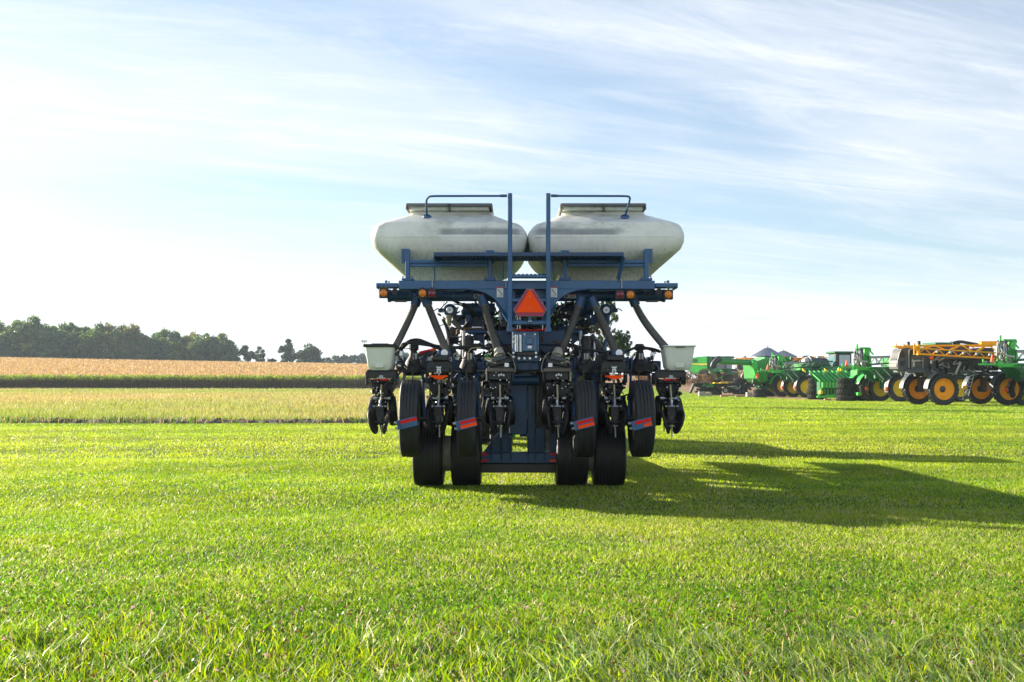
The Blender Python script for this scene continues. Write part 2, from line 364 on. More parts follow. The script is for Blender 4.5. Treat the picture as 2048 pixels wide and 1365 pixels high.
# ------------------------------------------------------------------ the land
def lawn_edge(x):                               # distance at which mown lawn gives way to meadow (left) or yard (right)
    w = np.where(x < 2, 38.0 + 0.6 * np.sin(x * .13), 38 + np.clip((x - 2) * 9, 0, 104))
    t = np.clip((x - 19) / 6.0, 0, 1); u = np.clip((x - 26.8) / 1.5, 0, 1)
    return w - 59 * t * (1 - u) - 26 * u
LAWN_DARK = np.array((0.055, 0.085, 0.016))
def ground_mesh():
    ys = np.concatenate([np.arange(-12, 4, 2), np.arange(4, 20, .5), np.arange(20, 60, 1.0), np.arange(60, 130, 1.5), np.arange(130, 240, 3), np.arange(240, 520, 8), np.array([560, 640, 800, 1100, 1700, 2600])])
    xs = np.concatenate([-np.array([2000, 1200, 800, 560]), np.arange(-420, -120, 10), np.arange(-120, -40, 3), np.arange(-40, 60, 1.0), np.arange(60, 130, 3), np.arange(130, 430, 12), np.array([560, 800, 1200, 2000])])
    X, Y = np.meshgrid(xs, ys); Z = gzn(X, Y)
    near = np.clip(1 - Y / 60, 0, 1)
    Z = Z + near * 0.03 * (wavy(X, Y, 3, 0.8) - .5)
    ny, nx = X.shape
    v = np.stack([X, Y, Z], -1).reshape(-1, 3)
    i = (np.arange(ny - 1)[:, None] * nx + np.arange(nx - 1)[None]).ravel()
    lo = np.stack([i, i + 1, i + nx + 1, i + nx], 1).ravel(); st = np.arange(len(i)) * 4
    x, y = v[:, 0], v[:, 1]
    c = np.tile(LAWN_DARK, (len(v), 1))
    le = lawn_edge(x)
    nb = wavy(x, y, 11, .15)[:, None]
    mead = np.array((0.30, 0.25, 0.10)) * (1 - nb) + np.array((0.20, 0.23, 0.06)) * nb
    far = np.clip((y - 28) / 14, 0, 1)[:, None]
    c = c * (1 - far) + far * np.array((0.17, 0.23, 0.028))
    c = np.where((y > le)[:, None], mead, c)
    soil = np.array((0.16, 0.11, 0.06))
    c = np.where(((x < 8) & (y > 200))[:, None], soil, c)
    yard = (x > 10) & (y > le)
    c = np.where(yard[:, None], np.array((0.27, 0.18, 0.105)) * (.8 + .4 * nb), c)
    return arr_mesh('ground', v, lo, st, np.full(len(i), 4), c, 'ground', kind='structure', label='mown lawn, dry meadow and rising farmland', cat='ground')
mat('ground', (0.1, 0.15, 0.03), 0.9, 0, 0.30, 2.2, bump=0.5, bscale=18, attr=True, spec=0.1)
g = ground_mesh()
for p in g.data.polygons: p.use_smooth = True

# ------------------------------------------------------------------ lawn: one blade of grass at a time
rng = np.random.default_rng(5)
def lawn_band(d0, d1, n, h, w, side=1.16, xr=None):
    d = np.sqrt(rng.uniform(d0 * d0, d1 * d1, n)) if xr is None else rng.uniform(d0, d1, n)
    if xr is None: x = rng.uniform(-1, 1, n) * (0.4655 * d * 1.10 + 1.7)
    else: x = rng.uniform(0, 1, n) * (xr[1] * d - xr[0] * d) + xr[0] * d
    k = (d < lawn_edge(x) - 0.2)
    if d1 < 8: k &= ~((wavy(x, d, 61, 2.2) > .56) & (d < 5.9 + .5 * wavy(x, d, 62, 1.0)) & (rng.uniform(0, 1, n) < .72))   # thin, worn turf by the edge
    if xr is not None: k &= (d < lawn_edge(x) - 2 + 4 * wavy(x, d, 77, .5))
    d, x = d[k], x[k]; n = len(d)
    big = wavy(x, d, 21, 0.55); mid = wavy(x, d, 22, 2.6); fine = wavy(x, d, 23, 9.0)
    hh = h * rng.uniform(0.55, 1.25, n) * (0.75 + 0.5 * mid)
    ww = w * rng.uniform(0.7, 1.3, n)
    t = rng.uniform(0, 1, n)
    G = np.array((0.170, 0.305, 0.028)); Y = np.array((0.400, 0.455, 0.060)); D = np.array((0.040, 0.115, 0.018)); S = np.array((0.50, 0.44, 0.24))
    huge = wavy(x, d, 24, 0.16)
    u = np.clip(0.25 + 0.5 * t + 0.55 * (big - .5) + 0.45 * (mid - .5) + 0.5 * (huge - .5), 0, 1)[:, None]
    c = G * (1 - u) + Y * u
    dk = (rng.uniform(0, 1, n) < 0.15 + 0.22 * (fine < .35))[:, None]; c = np.where(dk, D * .5 + c * .5, c)
    # mowing leaves faint lighter and darker passes
    c = c * (1 + 0.15 * np.sin(d * 1.35 + 0.5 * np.sin(x * .25)) * np.clip((d - 9) / 8, 0, 1))[:, None]
    st = (rng.uniform(0, 1, n) < (0.06 + 0.16 * (fine > .66) * (mid > .45) + .10 * (big > .62)) * np.clip(1.3 - d / 25, .3, 1))[:, None]; c = np.where(st, S * rng.uniform(.7, 1.2, (n, 1)), c)
    lo_ = .42 + .35 * np.clip((d - 7) / 7, 0, 1); c *= (lo_ + (1.95 - 2 * lo_) * rng.uniform(0, 1, n))[:, None]
    P = np.stack([x, d, gzn(x, d) + 0.03 * np.clip(1 - d / 60, 0, 1) * (wavy(x, d, 3, 0.8) - .5) - 0.006], 1)
    az = rng.uniform(0, 6.283, n); lean = rng.uniform(0.25, 1.5, n); face = rng.uniform(0, 3.1416, n)
    return blades(P, hh, ww, az, lean, face, c)
bands = [lawn_band(4.6, 7.6, 160000, 0.038, 0.0056), lawn_band(7.6, 12, 205000, 0.036, 0.0068), lawn_band(12, 20, 240000, 0.037, 0.0100),
         lawn_band(20, 38.5, 270000, 0.042, 0.0130), lawn_band(36, 142, 230000, 0.060, 0.028, xr=(-0.02, 0.52))]
# the unmown fringe by the camera: long bent blades, straw, broad weeds
def fringe():
    o = []
    n = 30000; d = rng.uniform(4.55, 6.9, n); x = rng.uniform(-1, 1, n) * (0.4655 * d * 1.15 + .4)
    k = rng.uniform(0, 1, n) < np.clip(1.25 - (d - 4.9) / 1.15 + 0.9 * (wavy(x, d, 31, 1.6) - .5), 0.02, 1); d, x = d[k], x[k]; n = len(d)
    G = np.array((0.125, 0.25, 0.018)); Y = np.array((0.34, 0.39, 0.03)); B = np.array((0.06, 0.14, 0.035)); S = np.array((0.50, 0.43, 0.25))
    u = rng.uniform(0, 1, (n, 1)); c = G * (1 - u) + Y * u
    q = rng.uniform(0, 1, (n, 1)); c = np.where(q < .2, B, c); c = np.where(q > .90, S * rng.uniform(.6, 1.0, (n, 1)), c); c *= rng.uniform(.75, 1.25, (n, 1))
    P = np.stack([x, d, np.full(n, -0.01)], 1)
    right = np.clip(x / 2.5, 0, 1)
    o.append(blades(P, rng.uniform(0.05, 0.13, n) * (1 + .2 * right), rng.uniform(.005, .010, n), rng.uniform(0, 6.283, n), rng.uniform(.1, 1.1, n), rng.uniform(0, 3.14, n), c, droop=0.05))
    # long pale blades lying over at the right
    n = 600; d = rng.uniform(4.65, 5.7, n); x = rng.uniform(0.2, 2.9, n)
    c = np.array((0.34, 0.42, 0.19)) * rng.uniform(.5, 1.15, (n, 1))
    o.append(blades(np.stack([x, d, np.full(n, 0.0)], 1), rng.uniform(.12, .24, n), rng.uniform(.005, .011, n), rng.normal(2.6, .7, n), rng.uniform(.8, 1.9, n), rng.uniform(0, 3.14, n), c, droop=.25))
    # taller tufts
    m = 95; tx = rng.uniform(-1, 1, m) * 2.75; td = 4.72 + 1.25 * rng.uniform(0, 1, m) ** 1.6; q = 46
    x = np.repeat(tx, q) + rng.normal(0, .045, m * q); d = np.repeat(td, q) + rng.normal(0, .04, m * q); n = m * q
    a0 = np.repeat(rng.uniform(0, 6.28, m), q); hs = np.repeat(rng.uniform(.07, .16, m), q)
    u = rng.uniform(0, 1, (n, 1)); c = np.array((0.09, .20, .025)) * (1 - u) + np.array((.30, .40, .06)) * u
    c = np.where(rng.uniform(0, 1, (n, 1)) < .12, np.array((.5, .47, .3)), c) * rng.uniform(.6, 1.3, (n, 1))
    o.append(blades(np.stack([x, d, np.full(n, -.01)], 1), hs * rng.uniform(.6, 1.2, n), rng.uniform(.005, .010, n), a0 + rng.normal(0, 1.3, n), rng.uniform(.2, 1.2, n), rng.uniform(0, 3.14, n), c, droop=.1))
    # clover and broad leaves near the soil
    n = 9000; d = rng.uniform(4.6, 7.6, n); x = rng.uniform(-1, 1, n) * (0.4655 * d * 1.12 + .3)
    C = np.stack([x, d, rng.uniform(.01, .055, n)], 1)
    o.append(quads(C, rng.uniform(.012, .026, n), rng, np.array((0.075, 0.175, 0.022)) * rng.uniform(.6, 1.4, (n, 1)), asp=1.2, up=-.5))
    # bits of dry clippings
    n = 5000; d = rng.uniform(4.6, 9.5, n); x = rng.uniform(-1, 1, n) * (0.4655 * d * 1.12 + .3)
    o.append(quads(np.stack([x, d, rng.uniform(.01, .05, n)], 1), rng.uniform(.004, .008, n), rng, np.array((0.42, 0.34, 0.2)) * rng.uniform(.5, 1.2, (n, 1)), asp=7))
    # clover heads, brown and pink
    n = 150; d = rng.uniform(4.75, 6.5, n); x = rng.uniform(-1, 1, n) * (0.4655 * d * 1.1); hz = rng.uniform(.06, .13, n)
    cc = np.where(rng.uniform(0, 1, (n, 1)) < .14, np.array((.55, .36, .42)), np.array((.16, .075, .045)))
    P = np.repeat(np.stack([x, d, hz], 1), 14, 0) + rng.normal(0, .0042, (n * 14, 3))
    o.append(quads(P, np.full(n * 14, .008), rng, np.repeat(cc, 14, 0) * rng.uniform(.6, 1.3, (n * 14, 1))))
    o.append(blades(np.stack([x, d, np.zeros(n)], 1), hz, np.full(n, .003), rng.uniform(0, 6, n), np.full(n, .02), rng.uniform(0, 3, n), np.tile(np.array((.1, .15, .04)), (n, 1))))
    return cat_arr(o)
a = cat_arr(bands); arr_mesh('grass', *a, 'grass_blades', 'stuff', 'short bright green mown grass of the lawn', 'grass')
a = fringe(); arr_mesh('long_grass', *a, 'grass_blades', 'stuff', 'longer uncut grass, straw and clover heads at the near edge of the lawn', 'grass')

# ------------------------------------------------------------------ meadow, soil bank, maize
def meadow():
    n = 160000; d = 38.5 + 172 * rng.uniform(0, 1, n) ** 1.5; x = rng.uniform(-0.60, 0.06, n) * d + 1.5
    k = d > lawn_edge(x) + .3; d, x = d[k], x[k]; n = len(d)
    b1 = wavy(x, d * .5, 41, .10); b2 = wavy(x, d, 42, .5); t = rng.uniform(0, 1, n)
    near = np.clip(1 - (d - 39) / 22, 0, 1)
    u = np.clip(.48 + .75 * (b1 - .5) + .5 * (b2 - .5) + .5 * (t - .5) + .45 * near + 0.25 * (d > 150), 0, 1)[:, None]
    c = np.array((0.37, 0.275, 0.13)) * (1 - u) + np.array((0.20, 0.255, 0.055)) * u
    yl = (rng.uniform(0, 1, n) < .012)[:, None]; c = np.where(yl, np.array((.5, .42, .02)), c); c *= rng.uniform(.75, 1.25, (n, 1))
    P = np.stack([x, d, gzn(x, d) - .02], 1)
    s = np.clip(d / 60, .7, 3)
    return blades(P, rng.uniform(.10, .30, n), rng.uniform(.018, .04, n) * s, rng.uniform(0, 6.28, n), rng.uniform(.1, .7, n), rng.uniform(0, 3.14, n), c)
arr_mesh('meadow_grass', *meadow(), 'meadow_blades', 'stuff', 'tall dry tan and green meadow grass in front of the maize', 'grass')
def soil_bank():
    xs = np.arange(-22, 4, .07); vs = np.arange(-0.75, .76, .075); X, Vv = np.meshgrid(xs, vs)
    base = 38.3 + .6 * np.sin(X * .13) + .25
    env = np.clip(1 - (Vv / .72) ** 2, 0, 1)
    lump = .3 * wavy(X, Vv, 51, 2.6) + .4 * wavy(X, Vv, 52, 7.5) + .36 * wavy(X, Vv, 53, 19)
    gap = np.clip((wavy(X, X * 0, 54, .75) - .22) * 3, .06, 1)
    Z = -.03 + env * lump * gap * .25
    v = np.stack([X, base + Vv, Z], -1).reshape(-1, 3); ny, nx = X.shape
    i = (np.arange(ny - 1)[:, None] * nx + np.arange(nx - 1)[None]).ravel()
    lo = np.stack([i, i + 1, i + nx + 1, i + nx], 1).ravel()
    o = arr_mesh('soil_bank', v, lo, np.arange(len(i)) * 4, np.full(len(i), 4), np.tile(np.array((.1, .07, .05)), (len(v), 1)), 'soil', 'structure', 'low lumpy bank of turned soil between lawn and meadow', 'soil')
soil_bank()
def bank_weeds():
    n = 5200; x = rng.uniform(-21, 3, n); d = 38.55 + .6 * np.sin(x * .13) + rng.normal(0, .45, n)
    k = wavy(x, x * 0, 55, .9) + rng.uniform(-.2, .2, n) > .42; x, d = x[k], d[k]; n = len(x)
    c = np.where(rng.uniform(0, 1, (n, 1)) < .6, np.array((.07, .15, .02)), np.array((.3, .24, .12))) * rng.uniform(.6, 1.2, (n, 1))
    return blades(np.stack([x, d, np.full(n, .02)], 1), rng.uniform(.08, .28, n), rng.uniform(.015, .04, n), rng.uniform(0, 6, n), rng.uniform(.2, 1, n), rng.uniform(0, 3, n), c)
arr_mesh('bank_weeds', *bank_weeds(), 'meadow_blades', 'stuff', 'green weeds growing along the soil bank', 'weeds')
CORN0 = 207.0
def corn():
    o = []
    # the outer rows, every leaf
    n = 5200; row = rng.integers(0, 6, n); x = rng.uniform(-118, 10, n); d = CORN0 + row * .76 + rng.normal(0, .1, n)
    z = gzn(x, d); H = rng.uniform(1.95, 2.5, n)
    o.append(blades(np.stack([x, d, z], 1), H * 1.03, np.full(n, .07), rng.uniform(0, 6, n), rng.uniform(0, .06, n), rng.uniform(0, 3, n), np.array((.17, .13, .05)) * rng.uniform(.6, 1.3, (n, 1))))
    for k in range(9):
        f = (k + .5) / 9; zz = z + H * (.12 + .84 * f)
        g = np.clip((f - .45) / .25 + rng.normal(0, .25, n), 0, 1)[:, None]
        c = np.array((.165, .120, .050)) * (1 - g) + np.array((.25, .37, .03)) * g
        br = (rng.uniform(0, 1, (n, 1)) < (.16 if f > .5 else .5)); c = np.where(br, np.array((.24, .15, .07)), c) * rng.uniform(.6, 1.3, (n, 1))
        o.append(blades(np.stack([x, d, zz], 1), rng.uniform(.38, .66, n), rng.uniform(.08, .15, n), rng.uniform(0, 6.28, n), rng.uniform(.5, 1.5, n), rng.uniform(0, 3.14, n), c, droop=.35))
    # tops of all the rows behind, dry
    n = 110000; d = CORN0 + 4 + 232 * rng.uniform(0, 1, n) ** 1.15; x = rng.uniform(-.56, -.03, n) * d + 12
    z = gzn(x, d); t = np.clip((d - CORN0) / 40, 0, 1)
    for k in range(2):
        u = rng.uniform(0, 1, (n, 1))
        c = np.array((.46, .315, .145)) * u + np.array((.31, .20, .085)) * (1 - u)
        gr = (rng.uniform(0, 1, n) < .30 * (1 - t) ** 2)[:, None]; c = np.where(gr, np.array((.20, .25, .04)), c)
        hi = (rng.uniform(0, 1, n) < .12)[:, None]; c = np.where(hi, np.array((.62, .47, .28)), c)
        o.append(blades(np.stack([x + rng.normal(0, .2, n), d, z + rng.uniform(1.1, 1.7, n)], 1), rng.uniform(.45, .95, n), rng.uniform(.10, .26, n), rng.uniform(0, 6.28, n), rng.uniform(.1, 1.2, n), rng.uniform(0, 3.14, n), c, droop=.15))
    return cat_arr(o)
arr_mesh('corn_field', *corn(), 'corn_blades', 'stuff', 'field of ripe dry maize with a green front row', 'maize')
def corn_floor():                              # the dense dry growth between the rows
    xs = np.arange(-260, 12.1, 4.0); ys = np.arange(CORN0 + 5, 446, 6.0); X, Y = np.meshgrid(xs, ys)
    Z = gzn(X, Y) + 1.25; ny, nx = X.shape; v = np.stack([X, Y, Z], -1).reshape(-1, 3)
    i = (np.arange(ny - 1)[:, None] * nx + np.arange(nx - 1)[None]).ravel(); lo = np.stack([i, i + 1, i + nx + 1, i + nx], 1).ravel()
    arr_mesh('corn_understorey', v, lo, np.arange(len(i)) * 4, np.full(len(i), 4), np.tile(np.array((.21, .125, .055)), (len(v), 1)), 'soil_dry', 'stuff', 'dense dry stalks and leaves between the maize rows', 'maize')
mat('soil_dry', (0.21, 0.125, 0.055), 0.95, 0, 0.3, .6, spec=.1)
corn_floor()
def corn_patch(name, x0, x1, d0, d1, n, label, green=.3, hh=2.0):
    o = []; x = rng.uniform(x0, x1, n); d = rng.uniform(d0, d1, n); z = gzn(x, d)
    for k in range(8):
        f = (k + .3) / 8; g = (rng.uniform(0, 1, (n, 1)) < green * (1 - abs(f - .4)))
        c = np.where(g, np.array((.15, .19, .04)), np.array((.36, .24, .11))) * rng.uniform(.6, 1.25, (n, 1))
        o.append(blades(np.stack([x, d, z + hh * f * .8], 1), rng.uniform(.35, .7, n), rng.uniform(.06, .14, n), rng.uniform(0, 6.28, n), rng.uniform(.2, 1.2, n), rng.uniform(0, 3.1, n), c, droop=.2))
    arr_mesh(name, *cat_arr(o), 'corn_blades', 'stuff', label, 'maize')
corn_patch('corn_patch', 31, 36.5, 163, 172, 500, 'standing ripe maize behind the parked machines', .35)

# ------------------------------------------------------------------ trees
def crown(name, h, w, seed, n, leaf, parent, base=.12, lobes=26, shape='round', colA=(.055, .085, .028), colB=(.10, .12, .035), sparse=1.0, material='leaves_wood'):
    r = np.random.default_rng(seed); Cs = []; k = 0
    while len(Cs) < lobes:
        u = r.uniform(-1, 1, 3)
        if (u ** 2).sum() > 1 or (u ** 2).sum() < .12 * sparse: continue
        t = (u[2] + 1) / 2
        wid = {'round': math.sin(math.pi * min(1, .18 + .82 * t) ** .9) ** .6, 'cone': (1.05 - t) ** .7, 'oval': math.sin(math.pi * (.1 + .86 * t)) ** .8, 'fan': .4 + .6 * math.sin(math.pi * (.05 + .8 * t))}[shape]
        Cs.append((u[0] * w / 2 * wid, u[1] * w / 2 * wid, h * (base + (1 - base) * (.06 + .9 * t)), wid))
    Cs = np.array(Cs); sr = w * r.uniform(.13, .23, lobes) * sparse ** .5
    per = n // lobes; pts = []; cols = []
    for (x, y, z, wd), s in zip(Cs, sr):
        q = r.normal(size=(per, 3)); q /= np.linalg.norm(q, axis=1)[:, None]; q *= (s * r.uniform(.25, 1.08, per) ** .6)[:, None]; q[:, 2] *= .8
        pts.append(q + [x, y, z]); t = r.uniform(0, 1); c = np.array(colA) * (1 - t) + np.array(colB) * t
        cols.append(c * r.uniform(.65, 1.35, (per, 1)))
    P = np.concatenate(pts); C = np.concatenate(cols)
    a = quads(P, leaf * r.uniform(.6, 1.35, len(P)), r, C, asp=1.5)
    return arr_mesh('crown', *a, material, parent=parent), Cs
def trunk(h, r0, Cs, parent, seed, limbs=7, split=.3):
    r = random.Random(seed); mb = MB(); p = [V(0, 0, -.4)]
    for i in range(1, 6): p.append(V(r.uniform(-.02, .02) * h, r.uniform(-.02, .02) * h, h * .82 * i / 5))
    mb.tube(p, [r0 * (1 - .8 * i / 5) for i in range(6)], 7)
    for i in range(limbs):
        c = Cs[r.randrange(len(Cs))]; z0 = h * r.uniform(split * .6, split + .35); z0 = min(z0, c[2] * .85)
        b = V(0, 0, z0); e = V(c[0], c[1], c[2]); m = (b + e) / 2 + V(0, 0, -.05 * h)
        mb.tube([b, m, e], [r0 * .42, r0 * .28, r0 * .1], 5)
    return mb.build('trunk', 'bark', parent)
def tree(loc, h, w, seed, n, leaf, label, group=None, name='tree', **k):
    t = thing(name, label, 'tree', loc, 0, group)
    _, Cs = crown('crown', h, w, seed, n, leaf, t, **k); trunk(h, h * .022, Cs, t, seed)
    return t
# the wood on the hill: five kinds, each copied
kinds = [((0.058, 0.117, 0.034), (0.130, 0.195, 0.042), 'round'), ((0.052, 0.117, 0.034), (0.169, 0.221, 0.052), 'oval'), ((0.072, 0.111, 0.034), (0.208, 0.195, 0.058), 'round'),
         ((0.047, 0.101, 0.039), (0.111, 0.163, 0.042), 'oval'), ((0.065, 0.130, 0.034), (0.156, 0.221, 0.044), 'round')]
WL = 'broadleaf tree in the dense dark wood behind the maize'
protos = []
for i, (ca, cb_, sh) in enumerate(kinds):
    protos.append(tree((0, 0, 0), 1.0 * 15, 12.5, 100 + i, 3200, .80, WL, 'trees of the wood on the hill', 'wood_tree', shape=sh, colA=ca, colB=cb_, base=.02, lobes=34))
# skyline of the wood, read from the photo: column, row of the tree top
prof = [(-90, 664), (-40, 660), (0, 646), (40, 640), (66, 634), (96, 648), (128, 648), (150, 643), (178, 651), (200, 648), (222, 648), (246, 652), (268, 651), (288, 668), (310, 668), (330, 660), (348, 664), (368, 672), (390, 666), (409, 664), (428, 674), (446, 668), (458, 682)]
rr = random.Random(4); first = [True] * 5
spots = []
for px, py in prof:
    spots.append((px, py, 432 + rr.uniform(-4, 6)))
for px in range(-120, 450, 22):                # a second rank fills the inside of the wood
    top = np.interp(px, [p[0] for p in prof], [p[1] for p in prof]); spots.append((px + rr.uniform(-8, 8), top + rr.uniform(10, 24), 424 + rr.uniform(-2, 3)))
for j, (px, py, d) in enumerate(spots):
    x = (px - 1024) * d / F; z = gz(x, d) - .3; top = CAMH + (HOR - py) * d / F; s = (top - z) / 15.0
    k = rr.randrange(5); t = protos[k] if first[k] else dup_tree(protos[k]); first[k] = False
    t.location = (x, d, z); t.rotation_euler = (0, 0, rr.uniform(0, 6.28)); sw = s * rr.uniform(.78, 1.0) if j < len(prof) else s
    t.scale = (sw, sw, s)
for k in range(5):
    if first[k]:
        t = protos[k]; t.location = (-205, 436, gz(-205, 436)); first[k] = False
def far_tree(px, top, foot, wpx, d, seed, label, shape='round', n=2400, leaf=.6, **k):
    x = (px - 1024) * d / F; z = gz(x, d) - .2; h = CAMH + (HOR - top) * d / F - z
    return tree((x, d, z), h, wpx * d / F, seed, n, leaf, label, shape=shape, colA=(.045, .075, .035), colB=(.09, .12, .04), **k)
far_tree(492, 692, 725, 34, 436, 201, 'small bushy tree just beyond the end of the wood', lobes=18, base=.0)
far_tree(521, 688, 725, 22, 440, 202, 'thin open sapling to the right of the small bushy tree', n=800, lobes=16, base=.1, sparse=1.3, shape='oval')
far_tree(543, 718, 727, 26, 438, 203, 'low bush on the maize horizon before the two lone trees', n=300, lobes=8, base=0)
far_tree(575, 677, 726, 34, 436, 204, 'lone upright oval tree on the maize horizon', shape='oval', lobes=24, base=.03)
far_tree(621, 680, 727, 58, 440, 205, 'wider lone tree with a pointed top beside the oval tree', shape='cone', n=3600, lobes=30, base=.0)
hl = 'low dark tree in the distant hedgerow on the horizon'
hp = None
for i, px in enumerate(range(655, 1010, 17)):
    d = 600; x = (px - 1024) * d / F; top = [712, 708, 706, 707, 704, 710, 709][i % 7] if px < 770 else [706, 702, 698, 700, 703, 699][i % 6]
    z = gz(x, d) - .3; h = CAMH + (HOR - top) * d / F - z
    if hp is None: hp = tree((x, d, z), 10, 9, 301, 800, .8, hl, 'trees of the distant hedgerow', 'hedgerow_tree', colA=(.05, .08, .04), colB=(.09, .12, .05), lobes=18, base=0); t = hp
    else: t = dup_tree(hp)
    t.location = (x, d, z); t.scale = (.95, .95, h / 10); t.rotation_euler = (0, 0, i * 1.7)
# the airy tree behind the planter
wt = thing('willow_tree', 'airy tree with drooping sprays behind the planter', 'tree', (at(1186, 0, 66).x, 66, 0))
def willow():
    r = np.random.default_rng(9); pts, cols, Cs = [], [], []
    def spray(px, py, wpx, hpx, n, c, dy=0):
        s = 66 / F; cx = (px - 1186) * s; cz = CAMH + (HOR - py) * s; cyy = r.normal(0, .5) + dy
        m = max(3, n // 9)
        for _ in range(m):
            ax = cx + r.normal(0, wpx * s * .30); az = cz + r.normal(0, hpx * s * .30); ay = cyy + r.normal(0, .45); ln = r.uniform(.25, .55)
            dx = r.normal(0, .35)
            t = r.uniform(0, 1, 26); pts.append(np.stack([ax + dx * t * ln + r.normal(0, .035, 26), ay + r.normal(0, .04, 26), az - t * ln * r.uniform(.5, 1.1) + r.normal(0, .03, 26)], 1))
            cols.append(np.array(c) * r.uniform(.6, 1.45, (26, 1)))
        Cs.append((cx, cyy, cz, 1))
    for q in [(1180, 590, 50, 22, 420, (.12, .15, .03)), (1150, 585, 36, 14, 200, (.15, .17, .04)), (1215, 600, 26, 26, 200, (.09, .12, .03)), (1222, 625, 22, 30, 190, (.07, .10, .03)), (1196, 650, 34, 36, 330, (.06, .09, .028)),
              (1205, 690, 30, 34, 260, (.05, .08, .028)), (1175, 700, 30, 40, 260, (.05, .08, .025)), (1242, 672, 32, 26, 420, (.05, .085, .03)), (1246, 690, 26, 20, 240, (.045, .08, .03)), (1232, 700, 34, 22, 240, (.05, .08, .03)),
              (1270, 712, 22, 14, 60, (.06, .09, .03)), (1160, 640, 36, 60, 420, (.06, .09, .03)), (1120, 620, 40, 50, 260, (.08, .11, .03)), (1180, 735, 70, 30, 300, (.05, .08, .03))]: spray(*q)
    P = np.concatenate(pts); C = np.concatenate(cols)
    arr_mesh('crown', *quads(P, r.uniform(.05, .105, len(P)), r, C, asp=2.4), 'leaves_wood', parent=wt)
    mb = MB(); mb.tube([V(0, 0, -.2), V(-.1, 0, 1.0), V(.05, 0, 2.2), V(0, .1, 3.4), V(-.1, 0, 4.6)], [.10, .075, .05, .03, .015], 8)
    for c in Cs: mb.tube([V(0, 0, min(1.2, c[2] * .5)), V(c[0] * .5, c[1] * .5, c[2] * .7), V(c[0], c[1], c[2])], [.02, .012, .005], 5)
    mb.build('trunk', 'bark', wt)
willow()
# dry brush on the right
for i, (px, d, wpx, hpx, lab) in enumerate([(1284, 150, 44, 26, 'rust brown bush seen past the planter under its right arm'), (1385, 148, 46, 30, 'wide dry brown bush below the green combine'), (1424, 150, 30, 22, 'smaller dry brown bush in front of the combine wheel')]):
    x = (px - 1024) * d / F; z = gz(x, d); b = thing('dry_bush', lab, 'bush', (x, d, z), i, 'dry bushes at the yard edge')
    hh = hpx * d / F * .92; ww = wpx * d / F * 1.15
    _, Cs = crown('crown', hh, ww, 400 + i, 900, .17, b, base=0, lobes=22, colA=(.12, .075, .045), colB=(.20, .12, .06) if i else (.30, .13, .03), material='leaves_shrub')
    trunk(hh, .05, Cs, b, i, 9, .1)
# lattice mast on the horizon
d = 640; mx_ = (728 - 1024) * d / F; mz = gz(mx_, d); mt = thing('radio_mast', 'thin pale lattice mast on the horizon beside the left seed box', 'mast', (mx_, d, mz))
mh = CAMH + (HOR - 683) * d / F - mz; mb = MB()
for sx, sy in ((-1, -1), (1, -1), (0, 1)): mb.cyl((sx * .55, sy * .45, 0), (sx * .35, sy * .3, mh), .07, n=5)
for k in range(12):
    a, b = mh * k / 12, mh * (k + 1) / 12; mb.cyl((-.5, -.4, a), (.5, -.4, b), .035, n=4); mb.cyl((.5, -.4, a), (0, .4, b), .035, n=4)
mb.build('tower', 'pale_grey', mt)
mb = MB()
for k in range(9): mb.box((1.5 * math.cos(k * .7), 1.5 * math.sin(k * .7), mh), (.35, .2, 1.3))
mb.lathe([(1.5, -.1), (1.6, -.1), (1.6, .1), (1.5, .1)], (0, 0, mh), (0, 0, 1), 14, closed=True)
mb.build('antenna_ring', 'pale_grey', mt)
mat('black_dusty', (0.02, 0.02, 0.02), 0.6, 0, .3, 5, dirt=(.10, .09, .075), damt=.5, dscale=5)
